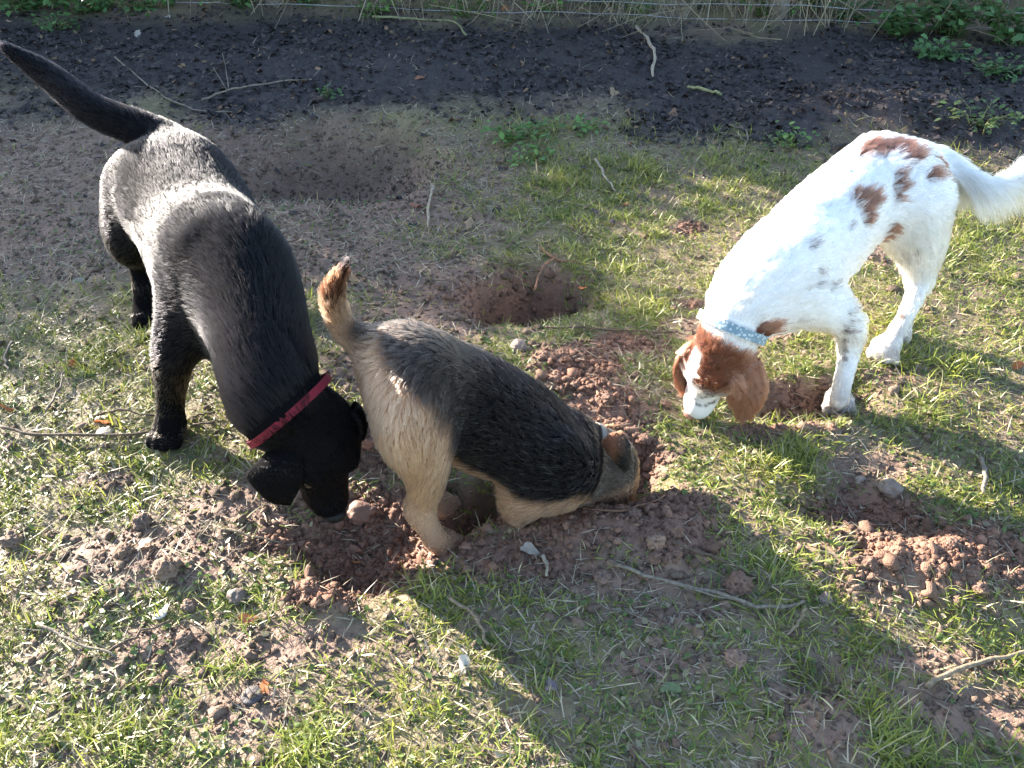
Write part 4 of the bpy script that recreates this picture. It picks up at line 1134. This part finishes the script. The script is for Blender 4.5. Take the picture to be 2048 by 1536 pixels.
# wire fence: two runs of stock netting tied to wooden posts
M_wire = plain_mat('galvanised_wire_material', (.42, .43, .46), rough=.4, metal=.8, vary=.3, scale=90)
M_post = plain_mat('weathered_post_material', (.20, .17, .14), rough=.85, vary=.35, scale=50, bump=.8)
def fence():
    a_, b_ = A(-4.2, 5.55, 0), A(4.2, 4.62, 0)
    base = (a_ + b_) / 2
    root = empty('wire_fence', base)
    tag(root, 'wire netting fence running along the foot of the hedge', 'fence')
    def at(t, z): p = a_ + (b_ - a_) * t; return A(p[0], p[1], z + .3 * hz(p[0], p[1]))
    for i, z in enumerate((.015, .085, .155, .24, .34, .45, .58, .72, .88)):
        n = 61
        P = [at(t, z + .006 * math.sin(i * 2 + t * 37) + .004 * math.sin(t * 111 + i)) for t in np.linspace(0, 1, n)]
        V, F = tube_mesh(P, [.0022] * n, 5)
        mesh_obj('wire', V, F, M_wire, root, True, base)
    L = np.linalg.norm(b_ - a_)
    k = int(L / .15)
    for i in range(k + 1):
        t = i / k + random.uniform(-.0012, .0012)
        P = [at(t + .0006 * math.sin(j * 1.7 + i), z) for j, z in enumerate(np.linspace(.01, .885, 9))]
        V, F = tube_mesh(P, [.0016] * 9, 4)
        mesh_obj('stay_wire', V, F, M_wire, root, True, base)
    for t in (.02, .34, .67, .98):
        p = at(t, 0) + A(0, .05, 0)
        V, F = tube_mesh([p + A(0, 0, -.05), p + A(0, 0, .5), p + A(.01, 0, 1.08), p + A(.01, 0, 1.12)], [.05, .05, .048, .03], 10, 8, .002, 5)
        mesh_obj('post', V, F, M_post, root, True, base)
fence()

def weed(px, py, w, h, n, leaf, colr, label, seed, name='weed_plant', group='green weeds growing in the paddock', cat='plant', y=None):
    r = np.random.default_rng(seed)
    base = G(px, py)
    root = empty(name, base); tag(root, label, cat, group)
    Vs, Fs, P = [], [], []
    o = 0
    for i in range(max(4, n // 12)):
        a_ = r.random() * 6.28; rr = w * r.random() ** .6
        top = base + A(math.cos(a_) * rr, math.sin(a_) * rr * .7, h * (.4 + .6 * r.random()))
        mid = base + (top - base) * .5 + A(0, 0, h * .15)
        V, F = tube_mesh([base + A(math.cos(a_), math.sin(a_), 0) * rr * .3 - A(0, 0, .01), mid, top], [.002, .0016, .001], 4, 5, .002, seed + i)
        Vs.append(V); Fs += [tuple(int(q) + o for q in f) for f in F]; o += len(V)
        for t in r.random(14): P.append((base + (top - base) * t) * (1 - t) + top * t + r.normal(0, 1, 3) * A(.03, .03, .012))
    mesh_obj('stem', np.vstack(Vs), Fs, M_stem, root, True, base)['kind'] = 'stuff'
    P = np.array(P)[r.permutation(len(P))[:n]]
    P[:, 2] = np.maximum(P[:, 2], base[2] + .008)
    m = len(P)
    az = r.random(m) * 6.28
    D = unit(np.stack([np.cos(az), np.sin(az), r.normal(.05, .35, m)], 1)); S = unit(np.stack([-np.sin(az), np.cos(az), r.normal(0, .3, m)], 1)); N = np.cross(D, S)
    L = leaf * (.6 + .7 * r.random(m))
    t = [(0, 0, 0), (.25, .28, .05), (.6, .30, .03), (1, 0, -.12), (.6, -.30, .03), (.25, -.28, .05), (.45, 0, -.04)]
    V = np.stack([P + D * (a_ * L)[:, None] + S * (b_ * L)[:, None] + N * (c_ * L)[:, None] for a_, b_, c_ in t], 1).reshape(-1, 3)
    F = np.array([(6, 0, 1), (6, 1, 2), (6, 2, 3), (6, 3, 4), (6, 4, 5), (6, 5, 0)])
    F = ((np.arange(m) * 7)[:, None, None] + F[None]).reshape(-1, 3)
    mesh_obj('foliage', V, F, M_weed, root, False, base, np.repeat(A(*colr)[None] * (.55 + .9 * r.random(m))[:, None], 7, 0))
M_stem = plain_mat('weed_stem_material', (.12, .13, .05), rough=.6, vary=.3)
GR, BR = (.10, .19, .04), (.075, .15, .045)
weed(1040, 272, .16, .07, 130, .030, GR, 'nettle-like green weed at the edge of the dark litter, above the lit grass', 201)
weed(1065, 322, .12, .05, 80, .026, GR, 'low green weed just in front of the nettle-like weed', 202)
weed(1165, 262, .10, .06, 60, .028, GR, 'small green weed to the right of the nettle-like weed', 203)
weed(1580, 292, .11, .05, 70, .024, GR, 'small green weed patch to the left of the white dog\'s back', 204)
weed(650, 192, .12, .04, 40, .024, BR, 'tiny green weed between the two curved sticks', 205)
weed(1960, 255, .22, .08, 150, .026, (.07, .11, .03), 'low green weed at the right edge behind the white dog', 206)
BG = 'brambles and ivy along the fence'
for i, (px, py, w, h, n, lf, lab) in enumerate([
        (1790, 72, .20, .14, 170, .045, 'dark green bramble at the foot of the fence, left one of the right corner'),
        (1900, 70, .24, .18, 230, .048, 'big leafy bramble in the middle of the right corner by the fence'),
        (2020, 85, .24, .18, 230, .046, 'big leafy bramble at the right edge below the fence'),
        (1880, 112, .20, .06, 110, .040, 'low ivy creeping out over the litter below the brambles'),
        (2000, 150, .18, .06, 90, .036, 'low ivy at the right edge below the brambles'),
        (1700, 40, .16, .10, 90, .040, 'small bramble under the fence left of the bigger brambles'),
        (1530, 30, .16, .08, 90, .035, 'yellowish green weed under the fence, right of centre'),
        (1290, 22, .16, .06, 80, .030, 'bright green weed under the fence near the pale upright stick'),
        (1100, 20, .14, .05, 70, .028, 'bright green weed under the fence, centre'),
        (930, 28, .22, .06, 110, .028, 'fern-like green weed under the fence left of centre'),
        (760, 25, .16, .06, 80, .030, 'green weed at the top edge near the mossy branch'),
        (60, 18, .26, .12, 200, .045, 'dark ivy clump in the top left corner'),
        (190, 22, .22, .09, 140, .042, 'ivy beside the top left corner clump'),
        (300, 20, .20, .07, 100, .038, 'thin ivy to the right of the top left clumps'),
        (480, 8, .24, .08, 120, .036, 'low ivy along the top edge, right of the thin ivy'),
        (620, 6, .22, .08, 110, .034, 'low ivy along the top edge left of the mossy branch'),
        (1200, 6, .22, .10, 120, .032, 'tall yellowish weed among the dead stalks at top centre'),
        (1400, 8, .22, .10, 130, .034, 'tall weed among the dead stalks right of the pale crooked stick'),
        (1620, 18, .20, .10, 130, .038, 'weed climbing the fence wires left of the brambles'),
        (110, 60, .14, .05, 60, .034, 'ivy sprig over the dark litter above the black dog\'s tail')]):
    weed(px, py, w * 1.1, h * 1.2, int(n * 1.4), lf, BR if i < 6 or i > 10 else GR, lab, 220 + i, 'bramble_plant', BG)
# pale dead stalks standing along the fence
def stalks():
    r = np.random.default_rng(71)
    n = 700
    x = np.where(r.random(n) < .6, r.normal(.9, .9, n), r.uniform(-3, 3, n)); y = 5.10 - .11 * x + r.normal(.10, .22, n)
    P0 = np.stack([x, y, height(x, y)], 1); az = r.random(n) * 6.28; tl_ = np.abs(r.normal(.6, .5, n)); L = .12 + .45 * r.random(n)
    D = np.stack([np.cos(az) * np.sin(tl_), np.sin(az) * np.sin(tl_), np.cos(tl_)], 1)
    S = unit(np.cross(D, A(0.3, 1, 0))); w = .0012 + .0014 * r.random(n)
    bend = r.normal(0, .25, (n, 3)) * L[:, None]
    Q = [P0, P0 + D * (L * .5)[:, None] + bend * .3, P0 + D * L[:, None] + bend]
    V = np.stack([q + S * (k * w)[:, None] for q in Q for k in (-1, 1)], 1).reshape(-1, 3)
    V[:, 2] = np.maximum(V[:, 2], .004)
    q = np.arange(n)[:, None] * 6
    F = np.vstack([q + np.array(t) for t in ((0, 1, 3), (0, 3, 2), (2, 3, 5), (2, 5, 4))])
    C = np.repeat(A(.30, .255, .18)[None] * (.4 + .8 * r.random(n))[:, None], 6, 0)
    tag(mesh_obj('dead_stalks', V, F, M_straw, None, False, None, C), 'tangle of pale dead grass stalks along the fence', None, None, 'stuff')
stalks()

# ------------------------------------------------------------------ sticks, stones, clods and fallen leaves
def bark_mat(name, col): return plain_mat(name, col, rough=.8, spec=.3, vary=.4, scale=120, bump=.8)
BK = {'grey': bark_mat('grey_twig_material', (.17, .14, .11)), 'dark': bark_mat('dark_twig_material', (.10, .07, .05)), 'pale': bark_mat('pale_twig_material', (.30, .25, .19)),
      'tan': bark_mat('tan_twig_material', (.22, .165, .11)), 'moss': bark_mat('mossy_twig_material', (.22, .22, .11)), 'root': bark_mat('root_material', (.19, .10, .06))}
def stick(pts, r0, r1, kind, label, lift=.014, twigs=(), name='stick', group='sticks lying on the ground'):
    P = [G(*p, dz=lift) for p in pts]
    r0, r1 = r0 * .75, r1 * .75
    base = P[0].copy(); base[2] -= lift
    n = max(6, int(3.5 * len(pts)))
    root = empty(name, base) if twigs else None
    V, F = tube_mesh(P, [r0, (r0 + r1) / 2, r1], 7, n, .0015 + r0 * .12, int(pts[0][0]))
    if root is None:
        o = mesh_obj(name, V - base, F, BK[kind], None, True); o.location = tuple(base); root = o
    else:
        mesh_obj('main_stem', V, F, BK[kind], root, True, base)
        for tw in twigs:
            Q = [G(*p[:2], dz=(p[2] if len(p) > 2 else lift)) for p in tw]
            V, F = tube_mesh(Q, [r1 * .8, r1 * .5], 5, 6, .001, int(tw[0][0]))
            mesh_obj('side_twig', V, F, BK[kind], root, True, base)
    tag(root, label, 'stick', group)
stick([(232, 120), (300, 178), (345, 208), (400, 226), (465, 230)], .006, .004, 'grey', 'long thin curved stick on the mud right of the black dog\'s tail')
stick([(405, 205), (470, 184), (540, 172), (625, 163)], .006, .004, 'grey', 'bent twig with an upright side shoot, right of the long curved stick', twigs=[((458, 186), (457, 165, .06), (454, 150, .10)), ((455, 186), (440, 168, .04), (432, 160, .06))])
stick([(1272, 62), (1296, 88), (1308, 122), (1304, 160)], .011, .008, 'pale', 'thick pale crooked stick standing out on the dark litter', lift=.022)
stick([(1375, 182), (1405, 186), (1440, 196)], .010, .008, 'moss', 'short mossy stick on the dark litter right of the pale crooked stick', lift=.018)
stick([(1455, 257), (1490, 264), (1493, 290), (1478, 314)], .005, .004, 'grey', 'hooked grey twig at the litter edge left of the small weed patch')
stick([(1190, 325), (1208, 358), (1232, 390)], .006, .004, 'pale', 'short whitish stick slanting down into the lit grass')
stick([(868, 380), (857, 418), (855, 462)], .007, .005, 'pale', 'whitish knobbly stick upright in the picture left of the lit grass')
stick([(1090, 662), (1200, 667), (1345, 672)], .004, .003, 'dark', 'long straight dark twig in front of the white dog\'s face')
stick([(1082, 500), (1112, 524), (1158, 530)], .006, .005, 'root', 'orange brown root across the rim of the middle hole', lift=.01, name='root', group='roots in the middle hole')
stick([(1112, 528), (1082, 556), (1070, 598)], .005, .003, 'root', 'thin brown root hanging down inside the middle hole', lift=.03, name='root', group='roots in the middle hole')
stick([(0, 860), (80, 877), (250, 878), (310, 872)], .005, .004, 'dark', 'long dark twig from the left edge to the black dog\'s paw')
stick([(190, 840), (245, 829), (310, 842)], .004, .003, 'dark', 'thin arched twig left of the black dog\'s front paw')
stick([(385, 842), (432, 832)], .004, .003, 'dark', 'upper of two short twigs between the black dog\'s paw and throat')
stick([(388, 858), (445, 853)], .004, .003, 'dark', 'lower of two short twigs between the black dog\'s paw and throat')
stick([(1345, 1092), (1460, 1140), (1605, 1208)], .004, .003, 'dark', 'straight brown twig running behind the big clod in the shade')
stick([(1228, 1137), (1370, 1182), (1530, 1222), (1605, 1212)], .006, .004, 'grey', 'long branching twig in the shaded grass below the big clod', twigs=[((1370, 1184), (1420, 1200), (1465, 1208))])
stick([(1958, 925), (1966, 960), (1962, 996)], .007, .006, 'grey', 'short grey stick in the shaded grass at the right')
stick([(1850, 1382), (1940, 1336), (2060, 1308)], .007, .005, 'tan', 'rough stick in the lower right corner')
stick([(1610, 1226), (1592, 1255), (1568, 1280)], .004, .003, 'tan', 'short straw coloured twig at the end of the branching twig')
stick([(430, 1060), (510, 1082), (592, 1100)], .004, .002, 'tan', 'thin tan root on the soil below the black dog\'s ear')
stick([(80, 1255), (150, 1290), (235, 1322)], .004, .003, 'grey', 'left of two crossing twigs in the lower left grass')
stick([(222, 1312), (280, 1278), (342, 1252)], .004, .003, 'dark', 'right of two crossing twigs in the lower left grass')
stick([(900, 1205), (948, 1240), (975, 1300)], .005, .004, 'tan', 'greyish curved twig along the edge of the terrier\'s shadow')
stick([(745, 38), (830, 42), (905, 48), (932, 75)], .010, .006, 'moss', 'mossy branch lying at the top below the fence', lift=.012)
stick([(1690, 8), (1722, 34), (1760, 56)], .006, .004, 'pale', 'pale stick slanting right down through the fence foot', lift=.02)
stick([(1790, 52), (1820, 40), (1852, 27)], .006, .005, 'pale', 'pale stick slanting right up beside the brambles', lift=.03)
stick([(1942, 126), (1975, 142), (2012, 145)], .007, .005, 'moss', 'short mossy stick below the ivy at the right')
stick([(28, 692), (14, 722), (20, 752)], .005, .004, 'grey', 'grey twig at the left edge beside the lit grass')
stick([(95, 832), (122, 788), (132, 748)], .004, .003, 'grey', 'greyish twig upright in the grass near the left edge')
stick([(1085, 1120), (1094, 1140), (1092, 1160)], .006, .003, 'pale', 'pale splinter in the soil below the terrier')
stick([(1165, 985 + 40), (1250, 1010 + 20), (1330, 1000)], .003, .002, 'root', 'thin reddish root in the spoil heap below the terrier\'s head')

BALL2_V, BALL2_F = subdiv(ICO_V, ICO_F, 2)
BALL3_V, BALL3_F = subdiv(ICO_V, ICO_F, 3)
M_stone = tint_mat('stone_material', rough=.7, spec=.4, vary=.3, scale=70, bump=.4, bscale=250)
def lump(px, py, size, col, label, seed, kind='clod', flat=.75, rough=.35, group=None, stretch=(1, 1)):
    B = BALL3_V
    n_ = fbm(B * 1.6 + seed * 3.1, 2) - .5
    m_ = fbm(B * 5 + seed, 3) - .5
    p_ = fbm(B * 11 + seed * 2, 2) - .5
    k = 1 + n_ * rough * 2.2 + m_ * (rough * 2.6 if kind == 'clod' else rough * .5) + p_ * (.45 if kind == 'clod' else .05)
    size = size * (.78 if kind == 'clod' else .9)
    V = B * k[:, None] * size * A(stretch[0], stretch[1], flat)
    base = G(px, py)
    V = V + A(0, 0, size * flat * .3)
    cc = A(*col) * (.8 + .5 * (fbm(B * 3 + seed, 2)))[:, None]
    o = mesh_obj(kind, V, BALL3_F, M_crumb if kind == 'clod' else M_stone, None, True, None, cc)
    o.location = tuple(base); o.rotation_euler = (0, 0, seed)
    tag(o, label, kind, group or ('clods of dug soil' if kind == 'clod' else 'loose stones'))
REDC, GREYC = (.175, .105, .078), (.24, .20, .165)
for a_ in [(722, 1030, .036, (.19, .10, .07), 'rounded reddish stone touching the black dog\'s muzzle', 1, 'stone', .75, .45),
           (1780, 978, .028, (.20, .15, .115), 'pale angular stone in the shaded hollow at the right', 2, 'stone', .7, .3),
           (1720, 962, .013, (.24, .19, .15), 'small stone left of the pale angular stone', 3, 'stone', .8, .3),
           (1038, 695, .024, (.24, .18, .15), 'pale stone on the soil above the terrier\'s back', 4, 'stone', .75, .3),
           (1085, 718, .014, REDC, 'small reddish clod right of the pale stone above the terrier', 5),
           (1475, 1172, .032, REDC, 'big crumbly clod lying on the twig in the shaded grass', 6),
           (1470, 1322, .026, (.25, .16, .12), 'angular clod alone in the shaded grass lower right of centre', 7),
           (1345, 1060, .026, REDC, 'largest clod of the heap right of the terrier\'s head', 8),
           (1312, 1088, .022, (.27, .17, .12), 'pale clod in the middle of the heap right of the terrier', 9),
           (1310, 1118, .018, REDC, 'clod at the lower end of the heap right of the terrier', 10),
           (1350, 1106, .014, REDC, 'small round clod at the start of the straight brown twig', 11),
           (1290, 1150, .018, REDC, 'clod in the grass just below the heap', 12),
           (1205, 1158, .022, (.20, .13, .10), 'flattened clod in the shade below the terrier\'s chest', 13),
           (1265, 1030, .020, REDC, 'clod at the top of the heap touching the terrier\'s muzzle', 14),
           (475, 1198, .022, (.12, .09, .075), 'grey stone beside the dried tuft in the lower left', 15, 'stone', .8, .25),
           (335, 1140, .030, (.20, .135, .10), 'large dark clod in the soil left of the dried tuft', 16),
           (285, 1045, .026, (.18, .125, .095), 'dark clod above the white leaf scrap at the left', 17),
           (25, 1085, .026, (.19, .13, .10), 'round clod at the left edge', 18),
           (250, 1105, .024, (.19, .125, .09), 'clod beside the white leaf scrap at the left', 19),
           (380, 1215, .018, (.19, .13, .10), 'small clod left of the grey stone', 20),
           (210, 866, .022, (.40, .33, .25), 'flat beige stone under an orange leaf by the dark twig', 21, 'stone', .4, .2),
           (505, 1392, .022, (.075, .062, .06), 'flat bluish grey stone in the lower left grass', 22, 'stone', .3, .2),
           (370, 1280, .020, (.18, .12, .09), 'clod right of the crossing twigs in the lower left', 23),
           (180, 1257, .013, (.09, .068, .055), 'small dark stone behind the crossing twigs', 24, 'stone', .8, .25),
           (1150, 775, .018, REDC, 'clod in the sunlit soil behind the terrier\'s shoulder', 25),
           (1215, 800, .020, REDC, 'dark gapped clod beside the terrier\'s neck', 26),
           (1330, 812, .018, REDC, 'clod between the terrier\'s head and the white dog\'s nose', 27),
           (1290, 880, .020, REDC, 'crumbled clod just beyond the terrier\'s head', 28),
           (735, 890, .018, (.33, .15, .10), 'bright red clod between the black dog\'s head and the terrier\'s leg', 29),
           (1650, 1200, .018, (.24, .18, .15), 'small pale clod in the shade below the sunlit spoil', 30),
           (1740, 1130, .020, REDC, 'sunlit clod at the left end of the right hand spoil', 31),
           (1960, 1180, .022, REDC, 'sunlit clod at the right end of the right hand spoil', 32),
           (1905, 1090, .018, REDC, 'sunlit clod on top of the right hand spoil', 33),
           (1310, 1285, .016, (.22, .15, .11), 'small clod in the shaded grass left of the angular clod', 34)]:
    lump(*a_)

M_dead = tint_mat('fallen_leaf_material', rough=.5, spec=.4, transl=.25, vary=.3, scale=80)
def leaf(px, py, size, col, label, seed, lobes=0, tilt=.4):
    r = np.random.default_rng(seed)
    n = 14
    size = size * .8
    V = [(0, 0, .06 * size)]
    for i in range(n):
        a_ = 6.283 * i / n
        e = (1 if lobes == 0 else 1 + .22 * math.cos(lobes * a_)) * (1 + .08 * r.normal())
        x, y = math.cos(a_) * .55 * e, math.sin(a_) * .33 * e
        V.append((x * size, y * size, size * (.10 * math.cos(2 * a_ + seed) + .05 * r.normal())))
    F = [(0, i + 1, (i + 1) % n + 1) for i in range(n)]
    o = mesh_obj('fallen_leaf', V, F, M_dead, None, True, None, np.tile(A(*col), (n + 1, 1)) * (.8 + .4 * r.random((n + 1, 1))))
    # the stalk belongs to the leaf
    V2, F2 = tube_mesh([(-.5 * size, 0, 0), (-.8 * size, .05 * size, .01)], [.0012, .0008], 4)
    mesh_obj('leaf_stalk', V2, F2, BK['tan'], o, True)
    o.location = tuple(G(px, py, dz=.008)); o.rotation_euler = (r.normal(0, tilt), r.normal(0, tilt), r.random() * 6.28)
    tag(o, label, 'leaf', 'fallen leaves')
OR, TAN, WH = (.45, .14, .04), (.32, .22, .13), (.36, .32, .27)
for i, a_ in enumerate([(208, 848, .05, OR, 'orange dead leaf on the flat beige stone by the dark twig'), (146, 730, .035, OR, 'orange dead leaf in the lit grass at the left'), (18, 822, .04, OR, 'orange leaf at the left edge'),
        (500, 1242, .045, (.42, .15, .06), 'orange brown leaf left of the pale splintered tuft in the lower left'), (716, 1130, .04, (.55, .22, .08), 'small orange leaf lying in the shaded red hole'), (1346, 232, .07, (.28, .15, .09), 'curled brown leaf on the litter behind the lit grass'),
        (1228, 188, .07, TAN, 'large tan leaf on the dark litter below the pale crooked stick'), (938, 452, .06, TAN, 'dry brown leaf at the edge of the lit grass'), (1250, 412, .03, OR, 'tiny orange leaf at the top of the lit grass'), (832, 415, .05, (.30, .12, .07), 'reddish leaf on the mud left of the whitish knobbly stick'),
        (708, 566, .05, TAN, 'pale curled leaf just right of the terrier\'s tail tip'), (1568, 1335, .0, TAN, ''), (290, 1092, .045, WH, 'whitish leaf scrap on the soil at the left'), (140, 1192, .035, WH, 'white leaf scrap in the grass left of the dark clods'), (928, 1332, .04, (.55, .50, .42), 'bright white leaf scrap in the lit grass at bottom centre'),
        (325, 1228, .045, (.5, .48, .46), 'pale grey leaf left of the grey stone'), (610, 1108, .0, WH, ''), (1060, 1105, .05, (.40, .33, .27), 'withered upright leaf on the soil below the terrier\'s belly'), (335, 36, .06, WH, 'pale leaf on the litter at the upper left'), (275, 72, .06, WH, 'bright leaf scrap on the litter above the long curved stick'),
        (1795, 1500, .05, (.22, .15, .12), 'dark brown leaf near the bottom edge at the right'), (1340, 1385, .045, (.13, .17, .08), 'greyish green leaf in the shaded grass below centre'), (1100, 1375, .04, (.18, .16, .18), 'dull grey leaf in the shade near the bottom centre'), (840, 158, .05, (.30, .13, .07), 'rusty leaf on the dark litter at upper centre'),
        (1010, 20, .06, (.35, .14, .06), 'rusty leaf under the fence at top centre'), (1475, 22, .06, (.38, .16, .06), 'orange brown leaf under the fence right of centre'), (1260, 290, .04, (.33, .14, .08), 'rusty leaf beside the green weeds'), (1560, 560, .0, OR, ''), (1165, 580, .03, OR, 'orange leaf scrap right of the middle hole'), (160, 565, .04, WH, 'white leaf scrap in the grass left of the black dog\'s hind leg'),
        (2035, 735, .04, OR, 'orange leaf at the right edge in the shaded grass'), (530, 1378, .03, OR, 'tiny orange leaf on the bluish stone'), (1000, 1515, .035, WH, 'white leaf scrap at the bottom edge')]):
    if a_[2]: leaf(*a_, seed=300 + i, lobes=(0, 5, 3)[i % 3])
